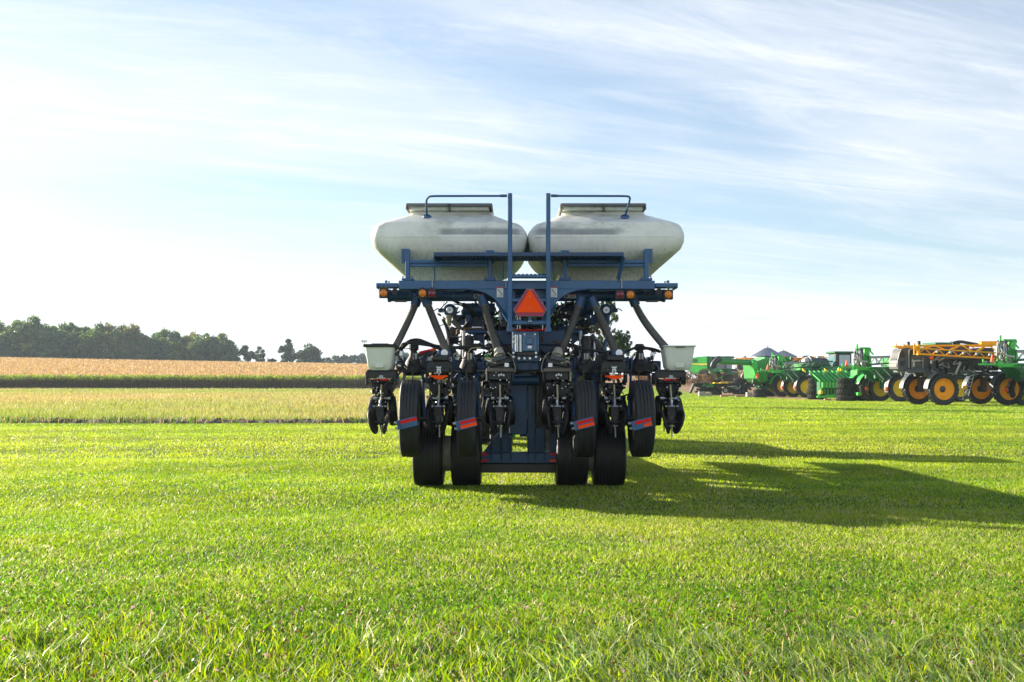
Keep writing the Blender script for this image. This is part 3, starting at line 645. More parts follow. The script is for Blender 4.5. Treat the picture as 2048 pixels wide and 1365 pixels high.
# ------------------------------------------------------------------ wheels
def wheel(parent, c, Rt, Wd, rr, tyre_m, rim_m, axis=(1, 0, 0), style='rib', name='wheel', n=48, hub_m=None, loc=None, dish=.35, scale_lug=1.0, hub_r=None, off=0.0):
    """wheel part (hub disc) with children tyre and rim; c is the centre in the parent's coordinates"""
    x = Vector(axis).normalized(); h = Wd / 2; c = Vector(c); hub_r = hub_r or rr * .28
    hub = MB(); hub.lathe([(0.001, -h * dish * .6 - .03 + off), (hub_r * .7, -h * dish * .6 - .03 + off), (hub_r, -h * dish * .45 + off), (hub_r, h * dish), (0.001, h * dish)], c, x, 20)
    w = hub.build(name, hub_m or rim_m, parent)
    t = MB()
    sh = Rt - (Rt - rr) * .22
    if style == 'rib':
        pr = [(rr, -h * .72), (rr + (Rt - rr) * .3, -h * .96), (sh, -h * .98), (Rt - .012, -h * .88)]
        k = 5; ed = np.linspace(-h * .84, h * .84, k + 1)
        for i in range(k):
            g = .007 if i else 0
            pr += [(Rt - abs(i - 2) * .003, ed[i] + g), (Rt - abs(i - 2) * .003, ed[i + 1] - (.007 if i < k - 1 else 0))]
            if i < k - 1: pr += [(Rt - .014, ed[i + 1] - .006), (Rt - .014, ed[i + 1] + .006)]
        pr += [(Rt - .012, h * .88), (sh, h * .98), (rr + (Rt - rr) * .3, h * .96), (rr, h * .72)]
    elif style == 'wide':
        pr = [(rr, -h * .8), (rr + (Rt - rr) * .4, -h), (Rt - .05, -h * .995), (Rt - .012, -h * .93)]
        k = 9; ed = np.linspace(-h * .9, h * .9, k + 1)
        for i in range(k):
            crown_ = .010 * (1 - ((i - 4) / 4.5) ** 2)
            pr += [(Rt - .008 + crown_, ed[i] + .003), (Rt - .008 + crown_, ed[i + 1] - .003)]
            if i < k - 1: pr += [(Rt - .015 + crown_, ed[i + 1] - .002), (Rt - .015 + crown_, ed[i + 1] + .002)]
        pr += [(Rt - .012, h * .93), (Rt - .05, h * .995), (rr + (Rt - rr) * .4, h), (rr, h * .8)]
    else:
        b = Rt - .06 * scale_lug
        pr = [(rr, -h * .8), (rr + (b - rr) * .45, -h), (b - .04, -h * .97), (b, -h * .8), (b + .01, 0), (b, h * .8), (b - .04, h * .97), (rr + (b - rr) * .45, h), (rr, h * .8)]
    t.lathe(pr, c, x, n, closed=False)
    if style == 'lug':
        u = Vector((0, 0, 1)) if abs(x.z) < .9 else Vector((1, 0, 0)); p = x.cross(u).normalized(); q = x.cross(p)
        N = 22
        for side in (-1, 1):
            for i in range(N):
                a0 = 2 * math.pi * (i + (.5 if side > 0 else 0)) / N
                vs = []
                for (ax, da) in ((side * h * .02, .17), (side * h * .55, .075), (side * h * 1.0, -.02)):
                    for (dr, wd_) in ((-.07 * scale_lug, .075), (0.0, .045)):
                        rad = Rt + dr - (.05 * scale_lug if abs(ax) > h * .9 else 0)
                        for sg in (-1, 1):
                            an = a0 + da + sg * wd_
                            vs.append(c + x * ax + (p * math.cos(an) + q * math.sin(an)) * rad)
                fs = []
                for k in (0, 4):
                    fs += [(k, k + 1, k + 5, k + 4), (k + 2, k + 6, k + 7, k + 3), (k, k + 4, k + 6, k + 2), (k + 1, k + 3, k + 7, k + 5)]
                fs += [(0, 2, 3, 1), (8, 9, 11, 10)]
                t.add(vs, fs)
    t.build('tyre', tyre_m, w, smooth=40)
    r = MB()
    hw = h * .78
    r.lathe([(rr + .015, -hw), (rr + .02, -hw + .015), (rr - .03, -hw + .03), (rr - .05, -hw * .55), (rr * .75, -h * dish * .75), (hub_r * 1.1, -h * dish * .5), (hub_r * .9, -h * dish * .45)], c, x, n)
    r.lathe([(hub_r * .9, -h * dish * .35), (rr * .75, -h * dish * .35), (rr - .06, hw * .5), (rr - .03, hw - .03), (rr + .02, hw - .015), (rr + .015, hw)], c, x, n)
    if style == 'lug':
        for i in range(10):
            u_ = Vector((0, 0, 1)) if abs(x.z) < .9 else Vector((1, 0, 0)); p_ = x.cross(u_).normalized(); q_ = x.cross(p_); a_ = i * .6283; e_ = c - x * (h * dish * .55) + (p_ * math.cos(a_) + q_ * math.sin(a_)) * hub_r * 1.35; r.cyl(e_ - x * .04, e_ + x * .03, .03, n=6)
    r.build('rim', rim_m, w)
    return w

# ------------------------------------------------------------------ the planter
D0 = 14.57
PX0 = (1057 - 1024) * D0 / F
PL = thing('planter', 'large dark blue folded row planter with two white tanks on the lawn', 'planter', (PX0, D0, 0))
PLO = Vector((PX0, D0, 0))
def A(px, py, d=D0): return at(px, py, d) - PLO
def Zp(py): return CAMH - (py - HOR) * D0 / F
def pw(px, d=D0): return px * d / F
def pbox(mb, x0, y0, x1, y1, d0, d1, mi=0, ch=0.006):
    """a box whose near face covers photo columns x0..x1, rows y0..y1 at distance d0, reaching back to d1"""
    a, b = A(x0, y0, d0), A(x1, y1, d0)
    mb.box(((a.x + b.x) / 2, (d0 + d1) / 2 - D0, (a.z + b.z) / 2), (abs(b.x - a.x), d1 - d0, abs(a.z - b.z)), None, mi, ch)
rp = random.Random(12)
# ---- tanks
def tank(cx, mirror, label):
    mb = MB(); dd = 15.0
    #        row   xl    xr    d_rear d_front corner
    rows = [(560, 812, 986, 15.38, 16.70, .10), (553, 808, 988, 15.36, 16.72, .12), (544, 799, 992, 15.32, 16.76, .14), (530, 784, 1021, 15.19, 16.92, .20), (516, 768, 1037, 15.06, 17.06, .26),
            (506, 757, 1044, 15.00, 17.12, .22), (496, 746, 1050, 14.955, 17.17, .23), (482, 740, 1054, 14.93, 17.19, .23), (473, 739, 1056, 14.925, 17.20, .23), (464, 740, 1054, 14.93, 17.19, .23), (452, 745.5, 1045, 14.935, 17.17, .22),
            (446, 751, 1038, 14.945, 17.12, .25), (440.5, 762, 1023, 15.02, 17.04, .23), (430, 787, 1004, 15.22, 16.90, .17), (420, 811, 985, 15.40, 16.74, .12), (413, 814, 983, 15.44, 16.70, .10)]
    n = 48; vs = []; k = 0
    for (py, xl, xr, dr, df, rc) in rows:
        if mirror: xl, xr = 2111 - xr, 2111 - xl
        z = A(0, py, 15.0).z; x0, x1 = A(xl, 0, 15.0).x, A(xr, 0, 15.0).x; y0, y1 = dr - D0, df - D0
        ring = []
        for (qx, qy, a0) in ((x1 - rc, y0 + rc, -90), (x1 - rc, y1 - rc, 0), (x0 + rc, y1 - rc, 90), (x0 + rc, y0 + rc, 180)):
            for j in range(n // 4):
                a = R(a0 + 90 * j / (n // 4 - 1)); ring.append((qx + rc * math.cos(a), qy + rc * math.sin(a), z))
        vs += ring
    m = len(rows); fs = [(i * n + j, i * n + (j + 1) % n, (i + 1) * n + (j + 1) % n, (i + 1) * n + j) for i in range(m - 1) for j in range(n)]
    fs += [tuple(range(n))[::-1], tuple(range((m - 1) * n, m * n))]
    mb.add(vs, fs); o = mb.build('seed_tank', 'tank_left' if not mirror else 'tank_right', PL, smooth=28); o['label'] = label
    # seam, neck, lid, latch
    xl, xr = (811, 985) if not mirror else (1120, 1293)
    nk = MB(); pbox(nk, xl + 6, 412, xr - 6, 420.5, 15.34, 16.75, 0, .01)
    for i in range(8):
        xx = xl + 14 + i * (xr - xl - 28) / 7; pbox(nk, xx - 5, 412.5, xx + 5, 420, 15.325, 15.345, 0, .004)
    nk.build('tank_neck', 'box_plastic', o)
    ld = MB(); pbox(ld, xl, 406.5, xr, 412.5, 15.24, 16.85, 0, .015); pbox(ld, xl, 412.5, xl + 3, 419, 15.24, 16.85); pbox(ld, xr - 3, 412.5, xr, 419, 15.24, 16.85)
    ld.build('tank_lid', 'lid_grey', o)
    la = MB(); c = (xl + xr) / 2; la.cyl(A(c, 409, 15.22), A(c + 1, 421, 15.30), .012, n=8); la.cyl(A(c - 3, 410, 15.22), A(c + 4, 410, 15.22), .008, n=6); pbox(la, c - 4, 421, c + 5, 423, 15.27, 15.33)
    la.build('lid_latch', 'steel_dirty', o)
    sm_ = MB(); sl_, sr_ = (766, 1040) if not mirror else (1070, 1346)
    sm_.tube([A(sl_, 474, 14.925), A(sr_, 473.5, 14.925)], .006, 6); sm_.build('tank_seam', 'tank_left' if not mirror else 'tank_right', o)
def tank_mat(name, x0, x1):
    m = mat(name, (0.76, 0.76, 0.69), 0.42, 0, 0.06, 2.0, dirt=(0.33, 0.32, 0.25), damt=0.42, dscale=2.2, sss=0.25, bump=0.03)
    t = m.node_tree; N = t.nodes; L = t.links; p = N['Principled BSDF']; src = p.inputs['Base Color'].links[0].from_socket
    co = N.new('ShaderNodeTexCoord'); s = N.new('ShaderNodeSeparateXYZ'); L.new(co.outputs['Object'], s.inputs[0])
    def mr(sock, a, b, sub=None):
        k = N.new('ShaderNodeMapRange'); k.interpolation_type = 'SMOOTHSTEP'; L.new(sock, k.inputs[0]); k.inputs[1].default_value = a; k.inputs[2].default_value = b; return k.outputs[0]
    def mul(a, b):
        k = N.new('ShaderNodeMath'); k.operation = 'MULTIPLY'; L.new(a, k.inputs[0])
        if isinstance(b, float): k.inputs[1].default_value = b
        else: L.new(b, k.inputs[1])
        return k.outputs[0]
    nz = N.new('ShaderNodeTexNoise'); nz.inputs['Scale'].default_value = 5; nz.inputs['Detail'].default_value = 8; nz.inputs['Roughness'].default_value = .7
    mp = N.new('ShaderNodeMapping'); mp.inputs['Scale'].default_value = (1, 1, 2.2); L.new(co.outputs['Object'], mp.inputs[0]); L.new(mp.outputs[0], nz.inputs['Vector'])
    z = s.outputs[2]; x = s.outputs[0]; y = s.outputs[1]
    # grey rubbed band left by a removed sign, on the rear face only
    band = mul(mul(mr(z, A(0, 472.5, 15).z, A(0, 470, 15).z), mr(z, A(0, 455, 15).z, A(0, 463, 15).z)), mul(mr(x, A(x0, 0, 15).x, A(x0 + 22, 0, 15).x), mr(x, A(x1, 0, 15).x, A(x1 - 22, 0, 15).x)))
    band = mul(band, mr(y, 1.2, .9)); band = mul(band, mr(nz.outputs[0], .08, .46))
    # broad dusty smear above it
    smear = mul(mul(mr(z, A(0, 476, 15).z, A(0, 466, 15).z), mr(nz.outputs[0], .42, .68)), mul(mr(x, A(x0 - 40, 0, 15).x, A(x0 + 30, 0, 15).x), mr(x, A(x1 + 60, 0, 15).x, A(x1 - 30, 0, 15).x)))
    # vertical run marks low down
    n2 = N.new('ShaderNodeTexNoise'); n2.inputs['Scale'].default_value = 9; n2.inputs['Detail'].default_value = 4
    m2 = N.new('ShaderNodeMapping'); m2.inputs['Scale'].default_value = (3.0, 3.0, .12); L.new(co.outputs['Object'], m2.inputs[0]); L.new(m2.outputs[0], n2.inputs['Vector'])
    run = mul(mul(mr(n2.outputs[0], .46, .66), mr(z, A(0, 476, 15).z, A(0, 520, 15).z)), .40)
    def over(src, fac, col):
        k = N.new('ShaderNodeMix'); k.data_type = 'RGBA'; L.new(fac, k.inputs[0]); L.new(src, k.inputs[6]); k.inputs[7].default_value = list(col) + [1]; return k.outputs[2]
    # yellower and darker towards the bottom of the moulding
    src = over(src, mul(mr(z, A(0, 478, 15).z, A(0, 545, 15).z), .42), (.52, .53, .30))
    src = over(src, run, (.30, .30, .19)); src = over(src, mul(smear, .55), (.28, .28, .23)); src = over(src, mul(band, .80), (.20, .21, .22))
    # scuffs
    n3 = N.new('ShaderNodeTexNoise'); n3.inputs['Scale'].default_value = 14; n3.inputs['Detail'].default_value = 3; n3.inputs['Distortion'].default_value = 2.5
    m3 = N.new('ShaderNodeMapping'); m3.inputs['Scale'].default_value = (.6, 1, 2.6); L.new(co.outputs['Object'], m3.inputs[0]); L.new(m3.outputs[0], n3.inputs['Vector'])
    src = over(src, mul(mr(n3.outputs[0], .66, .74), .5), (.12, .11, .10))
    L.new(src, p.inputs['Base Color'])
tank_mat('tank_left', 868, 1052); tank_mat('tank_right', 1060, 1245)
mat('lid_grey', (0.13, 0.13, 0.135), 0.6, 0, .15, 4, dirt=(.25, .24, .2), damt=.4)
tank(0, False, 'left white plastic tank with grey rubbed band'); tank(0, True, 'right white plastic tank with grey rubbed band')
# ---- railings
for s in (0, 1):
    q = (lambda p: p) if not s else (lambda p: 2116 - p)
    mb = MB()
    top = [A(q(1014), 392, 14.42), A(q(990), 392.3, 14.44), A(q(900), 392.5, 14.60), A(q(866), 392.8, 14.68), A(q(857), 395, 14.72), A(q(853 if not s else 857), 402, 14.78), A(q(853 if not s else 862), 420, 15.02), A(q(854 if not s else 866), 433, 15.12)]
    mb.tube(crom(top, 5), .0145, 10); mb.cyl(A(q(1014), 392, 14.42), A(q(1001), 392.1, 14.43), .019, n=10)
    mb.lathe([(.001, .012), (.05, .012), (.065, -.01), (.001, -.01)], A(q(854 if not s else 866), 433, 15.12), (0, -.45, .9), 14)
    mb.build('hand_rail', 'blue_paint', PL)
# ---- tank cradles
for xs in ((815, 980), (1130, 1293)):
    mb = MB()
    for i, x in enumerate(xs):
        out = (i == 0) == (xs[0] < 1000)
        pbox(mb, x - 4.5, 500 if out else 503, x + 4.5, 560, 14.86, 14.95)
        pbox(mb, x - 12, 556.5, x + 12, 561, 14.8, 15.05); 
        px_ = x - (4 if xs[0] < 1000 else -4)
        pbox(mb, px_ - 8 if out else x - 8, 498 if out else 501, px_ + 8 if out else x + 8, 527, 14.955, 14.985, 0, .02)
        for bx in (-9, 9): mb.cyl(A(x + bx, 556, 14.78), A(x + bx, 553, 14.78), .011, n=6)
    pbox(mb, xs[0] + 4.5, 520.5, xs[1] - 4.5, 526.5, 14.87, 14.93); pbox(mb, xs[0] + 4.5, 526.5, xs[1] - 4.5, 534, 14.90, 14.93)
    mb.build('tank_cradle', 'blue_paint', PL)
# ---- ladder with its platform
mb = MB()
for x0, x1 in ((1015.5, 1024.5), (1092, 1101)):
    pbox(mb, x0, 386.5, x1, 656, 14.38, 14.46, 0, .006); pbox(mb, x0 - 1.5, 655.5, x1 + 1.5, 664, 14.36, 14.5, 0, .004)
lad = mb.build('ladder', 'blue_paint', PL)
for y, y2 in ((550, 555.5), (597, 604), (641.5, 649)):
    mb = MB(); pbox(mb, 1024.5, y, 1092, y2, 14.40, 14.56, 0, .004)
    for i in range(8):
        xx = 1029 + i * 8.3; mb.lathe([(.001, .008), (.016, .008), (.024, -.002), (.001, -.002)], A(xx, y - .4, 14.48), (0, 0, 1), 10)
        mb.lathe([(.001, -.006), (.02, -.006), (.024, .002), (.001, .002)], A(xx, y2 + .4, 14.44), (0, 0, 1), 10)
    mb.build('ladder_step', 'blue_paint', lad)
mb = MB()
pbox(mb, 867, 505, 1248, 513, 14.40, 14.43); pbox(mb, 867, 505, 869.5, 517, 14.43, 15.1); pbox(mb, 1245.5, 505, 1248, 517, 14.43, 15.1)
a, b = A(869.5, 509, 14.43), A(1245.5, 509, 14.43)
for i in range(12): mb.box(((a.x + b.x) / 2, 14.47 - D0 + i * .054, a.z), (b.x - a.x, .018, .035))
nn = 58
for i in range(nn): mb.box((a.x + (b.x - a.x) * (i + .5) / nn, 14.75 - D0, a.z - .012), (.008, .62, .03))
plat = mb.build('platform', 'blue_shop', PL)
for a_, b_, w_, h_ in ((A(868, 517, 14.46), A(870, 560, 14.62), .012, .05), (A(1247, 513, 14.46), A(1236, 560, 14.62), .014, .09), (A(1008, 516, 14.6), A(1006, 560, 14.7), .012, .012), (A(1104, 516, 14.6), A(1107, 560, 14.7), .012, .012)):
    mb = MB(); mb.beam(a_, b_, w_, h_); mb.build('platform_brace', 'blue_paint', plat)
# ---- upper frame
mb = MB()
pbox(mb, 797, 561.5, 1310, 579, 14.62, 14.86, 0, .008)
for s in (0, 1):
    q = (lambda p: p) if not s else (lambda p: 2108 - p)
    x0, x1 = sorted((q(752), q(797))); pbox(mb, x0, 566.5, x1, 575, 14.66, 14.9); pbox(mb, *(sorted((q(752), q(756)))[:1] + [570] + sorted((q(752), q(756)))[1:] + [577]), 14.6, 14.95)
    x0, x1 = sorted((q(797), q(930))); pbox(mb, x0, 579, x1, 583, 14.70, 14.86)
    mb.cyl(A(q(772), 566, 14.75), A(q(772), 561.5, 14.75), .02, n=8); mb.cyl(A(q(778), 566, 14.75), A(q(778), 563, 14.75), .012, n=6)
    # swept gusset plate down to the ladder
    arc = [(q(928), 579), (q(950), 580.5), (q(966), 584.5), (q(978), 590), (q(988), 597.5), (q(998), 608), (q(1006), 618.5), (q(1015.5), 631), (q(1015.5), 579)]
    pl = [(A(px, py, 14.60).x, A(px, py, 14.60).z) for px, py in arc]; mb.prism(pl, 14.60 - D0, 14.625 - D0)
    mb.beam(A(q(1000), 606, 14.66), A(q(1020), 640, 14.70), .05, .10)
    for x in (864.5, 1012): mb.cyl(A(q(x), 557.5, 14.60), A(q(x), 577, 14.60), .007, n=6, mi=1)
pbox(mb, 1024, 564, 1092, 578.5, 14.58, 14.62, 0, .004)
for x0, x1, y0, y1 in ((1023, 1031, 579, 640), (1068, 1093, 579, 604), (1086, 1092, 604, 640)): pbox(mb, x0, y0, x1, y1, 14.75, 14.95)
uf = mb.build('upper_frame', ['blue_paint', 'pale_grey'], PL)
# ---- air manifold pipe
mb = MB(); mb.cyl(A(779, 592, 15.0), A(1327, 592, 15.0), .077, n=28)
for x in (779, 1327): mb.cyl(A(x - 3, 592, 15), A(x + 3, 592, 15), .088, n=24)
for x in (828, 908, 1196, 1276): mb.cyl(A(x - .7, 592, 15), A(x + .7, 592, 15), .082, n=24, mi=1)
HO = [((833, 603), (826, 622), (806, 665), (790, 694), 14.9), ((853, 603), (862, 628), (880, 672), (893, 702), 14.75), ((966, 603), (974, 630), (988, 672), (997, 707), 14.7),
      ((1160, 606), (1150, 636), (1136, 676), (1121, 708), 14.7), ((1187, 606), (1198, 632), (1220, 676), (1231, 703), 14.75), ((1268, 603), (1280, 634), (1300, 660), (1330, 694), 14.9)]
for h0, h1, h2, h3, d in HO:
    dv = (Vector((h1[0], 0, -h1[1])) - Vector((h0[0], 0, -h0[1]))).normalized(); e = A(h0[0], h0[1], d); mb.cyl(e - dv * .08, e + dv * .05, .066, n=16); mb.cyl(e + dv * .03, e + dv * .065, .064, n=16, mi=1)
for x in (800, 1306): pbox(mb, x - 12, 600, x + 12, 603.5, 14.93, 15.07, 1)
mb.build('air_manifold', ['blue_shop', 'steel_dirty'], PL, smooth=40)
for h0, h1, h2, h3, d in HO:
    e0, e1, e2, e3 = A(*h0, d), A(*h1, d - .03), A(*h2, d - .1), A(*h3, 14.45)
    N_ = 168; pts = bez(e0, e1, e2, e3, N_); rr_ = [.044 + .008 * math.cos(i * math.pi / 2) for i in range(N_ + 1)]
    mb = MB(); mb.tube(pts, rr_, 14); mb.build('corrugated_hose', 'hose_plastic', PL, smooth=180)
# ---- lights
def light(px, py, lens, lab):
    mb = MB(); pbox(mb, px - 9.5, py - 10, px + 9.5, py + 10, 14.56, 14.62, 0, .01); mb.cyl(A(px, py - 13, 14.6), A(px, py - 9, 14.6), .012, n=6)
    o = mb.build('light_housing', 'black_plastic', PL); o['label'] = lab
    l = MB(); c = A(px, py, 14.56); l.lathe([(.001, .022), (.022, .019), (.038, .012), (.048, .004), (.05, -.004)], c, (0, -1, 0), 24)
    for k in range(3): l.lathe([(.012 + k * .013, .022 - k * .006), (.014 + k * .013, .0235 - k * .006), (.016 + k * .013, .0205 - k * .0065)], c, (0, -1, 0), 24)
    l.build('lens', lens, o)
light(767, 586.5, 'amber_lens', 'amber marker light at left end'); light(845, 587, 'amber_lens', 'amber light beside the dark red left light'); light(863.5, 587.5, 'red_lens', 'dark red tail light on the left')
light(1240, 589.5, 'red_lens', 'dark red tail light on the right'); light(1261, 590, 'amber_lens', 'amber light beside the dark red right light'); light(1337, 589.5, 'amber_lens', 'amber marker light at right end')
mb = MB()
for s in (0, 1):
    q = (lambda p: p) if not s else (lambda p: 2108 - p)
    mb.cyl(A(q(790), 584, 14.6), A(q(790), 584, 14.75), .045, n=14)
    mb.tube(crom([A(q(790), 583, 14.65), A(q(803), 581, 14.64), A(q(812), 586, 14.63), A(q(820), 582, 14.64), A(q(835), 580, 14.66)], 5), .007, 6)
    mb.tube(crom([A(q(874), 581, 14.66), A(q(890), 582, 14.64), A(q(905), 584, 14.68), A(q(925), 585, 14.75)], 5), .008, 6)
    mb.tube(crom([A(q(800), 577, 14.64), A(q(811), 590, 14.62), A(q(818), 589, 14.63), A(q(822), 580, 14.66)], 5), .006, 6)
tag(mb.build('light_wiring', 'hose_rubber', PL), kind='stuff')
# ---- slow vehicle triangle
mb = MB()
tri_o = [(1053, 579), (1067, 579), (1092.5, 619), (1085, 632.5), (1034.5, 632.5), (1027.5, 619)]
tri_i = [(1058.6, 580.5), (1061, 580.5), (1088.5, 625.3), (1032, 625.3)]
P2 = lambda l, d: [(A(px, py, d).x, A(px, py, d).z) for px, py in l]
big = [(1060 + (px - 1060) * 1.02, 608 + (py - 608) * 1.02) for px, py in tri_o]
mb.prism(P2(big, 14.30), .004 + 14.30 - D0, .007 + 14.30 - D0, mi=0); mb.prism(P2(tri_o, 14.30), 14.30 - D0, .0038 + 14.30 - D0, mi=1); mb.prism(P2(tri_i, 14.30), -.003 + 14.30 - D0, -.0004 + 14.30 - D0, mi=2)
for y in (593.5, 617): mb.cyl(A(1060, y, 14.296), A(1060, y, 14.29), .008, n=8, mi=0)
pbox(mb, 1060 - 2.5, 628, 1060 + 4, 629.5, 14.297, 14.2995, 3, 0)
mb.build('warning_triangle', ['pale_grey', 'maroon_reflector', 'orange_reflector', 'decal_red'], PL, smooth=20)['label'] = 'orange slow vehicle triangle with dark red border'
mb = MB(); pbox(mb, 1056, 632, 1064, 645, 14.36, 14.40)
for x in (1058, 1062): mb.cyl(A(x, 643, 14.355), A(x, 643, 14.345), .008, n=8, mi=1)
mb.build('triangle_bracket', ['blue_paint', 'zinc'], PL)
# ---- warning stickers
def sticker(px, lab):
    d = 14.592; mb = MB(); pbox(mb, px - 6.5, 574, px + 6.5, 595, d, d + .003, 0, 0); pbox(mb, px - 6.5, 574, px + 6.5, 576.4, d - .002, d - .0002, 1, 0)
    L_ = lambda a, b, r=.0028: mb.cyl(A(px + a[0], 585 + a[1], d - .001), A(px + b[0], 585 + b[1], d - .001), r, n=5, mi=2)
    L_((-4, -6), (-1, -2), .004); L_((-3.5, -3), (-4, -6)); L_((-1, -2), (2, 0)); L_((-1, -2), (0, 2)); L_((1, 3), (4, 4), .004); L_((1.5, 1), (4, 3)); L_((1, 5), (3.5, 5.5))
    for k in range(3): pbox(mb, px - 5, 591 + k * 1.3, px + 5 - k, 591.5 + k * 1.3, d - .002, d - .0002, 3, 0)
    mb.build('warning_sticker', ['decal_white', 'decal_red', 'decal_black', 'pale_grey'], PL)['label'] = lab
sticker(1000, 'falling person warning sticker on left gusset'); sticker(1108, 'falling person warning sticker on right gusset')
for x in (960, 1140):
    d = 14.918; mb = MB(); pbox(mb, x - 12, 588.5, x + 12, 597, d, d + .004, 0, 0); pbox(mb, x - 2, 588.8, x + 11.5, 591, d - .002, d - .0002, 1, 0); pbox(mb, x - 10, 590, x - 5, 595.5, d - .002, d - .0002, 2, 0)
    for k in range(2): pbox(mb, x - 1, 592.4 + k * 1.9, x + 10, 593.2 + k * 1.9, d - .002, d - .0002, 2, 0)
    mb.build('warning_sticker', ['pale_grey', 'decal_red', 'decal_black'], PL)
# ---- rear toolbar and the lift towers
mb = MB(); pbox(mb, 792, 722, 1322, 741, 15.02, 15.22, 0, .012); pbox(mb, 985, 660, 1130, 690, 15.1, 15.35, 0, .01); pbox(mb, 985, 690, 1130, 712, 15.15, 15.3, 0, .008)
for x in (808, 850, 905, 966, 1150, 1205, 1256, 1298):
    pbox(mb, x - 2.5, 714, x + 2.5, 749, 14.95, 15.3)
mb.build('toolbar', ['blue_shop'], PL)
mb = MB(); mb.cyl(A(796, 742.5, 14.85), A(1318, 742.5, 14.85), .014, n=8)
for x in (828, 936, 1170, 1280): mb.cyl(A(x - 3, 742, 14.7), A(x - 2, 764, 14.68), .010, n=6)
mb.build('drive_shaft', 'steel_dirty', PL)
for x, blk in ((827, 1), (937, 0), (1170, 0), (1280, 1)):
    mb = MB()
    if blk:
        pbox(mb, x - 9, 688, x + 9, 702, 14.9, 15.04, 0, .02); mb.cyl(A(x, 700, 14.95), A(x, 722, 14.95), .045, .05, n=18)
    else:
        mb.cyl(A(x, 672, 14.95), A(x, 716, 14.95), .062, n=18, mi=0); mb.cyl(A(x - 9, 662, 14.93), A(x - 9, 716, 14.93), .022, n=12, mi=1); mb.lathe([(.001, .05), (.05, .035), (.075, 0), (.075, -.06)], A(x, 680, 14.95), (0, 0, 1), 18)
    mb.lathe([(.05, .12), (.06, .06), (.10, 0), (.125, -.08), (.13, -.16), (.10, -.19), (.001, -.19)], A(x, 722, 14.9), (0, 0, 1), 18, mi=2)
    for sx in (-1, 1):
        mb.prism([(A(x + sx * 9, 0).x, Zp(712)), (A(x + sx * 13, 0).x, Zp(716)), (A(x + sx * 13, 0).x, Zp(748)), (A(x + sx * 9, 0).x, Zp(748))], .28, .58, mi=3)
        mb.cyl(A(x + sx * 7, 733, 14.78), A(x + sx * 7, 733, 14.9), .03, n=10)
    pbox(mb, x - 2, 707, x + 1, 719, 14.75, 14.76, 4, 0); pbox(mb, x + 3, 707, x + 7, 719, 14.75, 14.76, 4, 0)
    for k in range(4): mb.box(A(x + rp.uniform(-8, 8), 725 + rp.uniform(-4, 10), 14.78), (rp.uniform(.02, .06), .05, rp.uniform(.02, .05)), None, 0, .005)
    # fork down to the wheel
    for sx in (-1, 1):
        mb.beam(A(x + sx * 18, 742, 14.95), A(x + sx * 22.5, 838, 14.08), .03, .09, 3)
        mb.cyl(A(x + sx * 12, 838, 14.05), A(x + sx * 26, 838, 14.05), .035, n=10)
    pbox(mb, x - 19, 742, x + 19, 752, 14.85, 15.1, 3)
    mb.build('lift_tower', ['black_plastic', 'pale_grey', 'black_dusty', 'blue_shop', 'pale_grey'], PL)
# ---- the four raised tyres
for x, yw in ((822.5, .4), (936, -.4), (1168, .5), (1282, 1.0)):
    c = A(x, 837.5, 14.05); ax = (math.cos(R(yw)), math.sin(R(yw)), 0)
    wheel(PL, c, .495, .250, .285, 'rubber', 'rim_tan', ax, 'rib', 'lift_wheel', n=64)
# ---- wheels on the ground
for x, wpx in ((855, 61), (931.5, 61), (1144.5, 65), (1220.5, 65)):
    c = A(x, 0, 14.6); wheel(PL, (c.x, 14.92 - D0, .435), .440, wpx * 14.6 / F * .985, .26, 'rubber_wet', 'cream_paint', (1, 0, 0), 'wide', 'transport_wheel', n=64)
mb = MB()
for x0, x1 in ((884, 904), (1175, 1191)):
    a, b = A(x0, 0, 14.8).x, A(x1, 0, 14.8).x
    mb.lathe([(.24, a), (.24, b)], (0, 14.92 - D0, .435), (1, 0, 0), 30); mb.lathe([(.19, a - .02), (.19, b + .02)], (0, 14.92 - D0, .435), (1, 0, 0), 24, mi=1)
mb.build('wheel_spacer', ['rim_tan', 'cream_paint'], PL)
# ---- axle beam and centre frame
mb = MB(); pbox(mb, 962, 906, 1117, 927, 14.98, 15.28, 0, .01); pbox(mb, 962, 927.5, 1117, 946, 15.05, 15.28, 1, .01)  # black lower box paints in the shaded underside of the blue beam
for x in (984, 1004, 1022, 1056, 1070, 1088): pbox(mb, x - 1.2, 872, x + 1.2, 922, 14.93, 15.02)
for s in (0, 1):
    q = (lambda p: p) if not s else (lambda p: 2111 - p)
    mb.prism(P2([(q(1000), 862), (q(1012), 862), (q(1012), 906), (q(966), 906)], 15.1), 15.06 - D0, 15.1 - D0)
    mb.prism(P2([(q(1000), 862), (q(1012), 862), (q(1012), 906), (q(966), 906)], 15.1), 15.4 - D0, 15.44 - D0)
pbox(mb, 1003, 855, 1022, 906, 15.1, 15.35, 0, .01); pbox(mb, 1055, 770, 1070, 906, 15.1, 15.3, 0, .01)
pbox(mb, 1018, 768, 1054, 870, 15.0, 15.3, 0, .012); pbox(mb, 1070, 855, 1090, 906, 15.15, 15.4, 0, .01)
pbox(mb, 1070, 735, 1086, 855, 15.25, 15.3, 1); pbox(mb, 985, 745, 1022, 800, 15.25, 15.4, 1); pbox(mb, 1075, 745, 1130, 860, 15.45, 15.6, 1)
for x in (1066, 1075): mb.cyl(A(x, 742, 15.05), A(x, 842, 15.05), .012, n=8, mi=2)
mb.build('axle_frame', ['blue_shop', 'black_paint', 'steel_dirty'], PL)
mb = MB(); a, b = A(1014, 761, 14.95), A(1078, 761, 14.95); mb.cyl(a, b, .062, n=20); pbox(mb, 1026, 745, 1058, 753, 15.0, 15.2, 1)
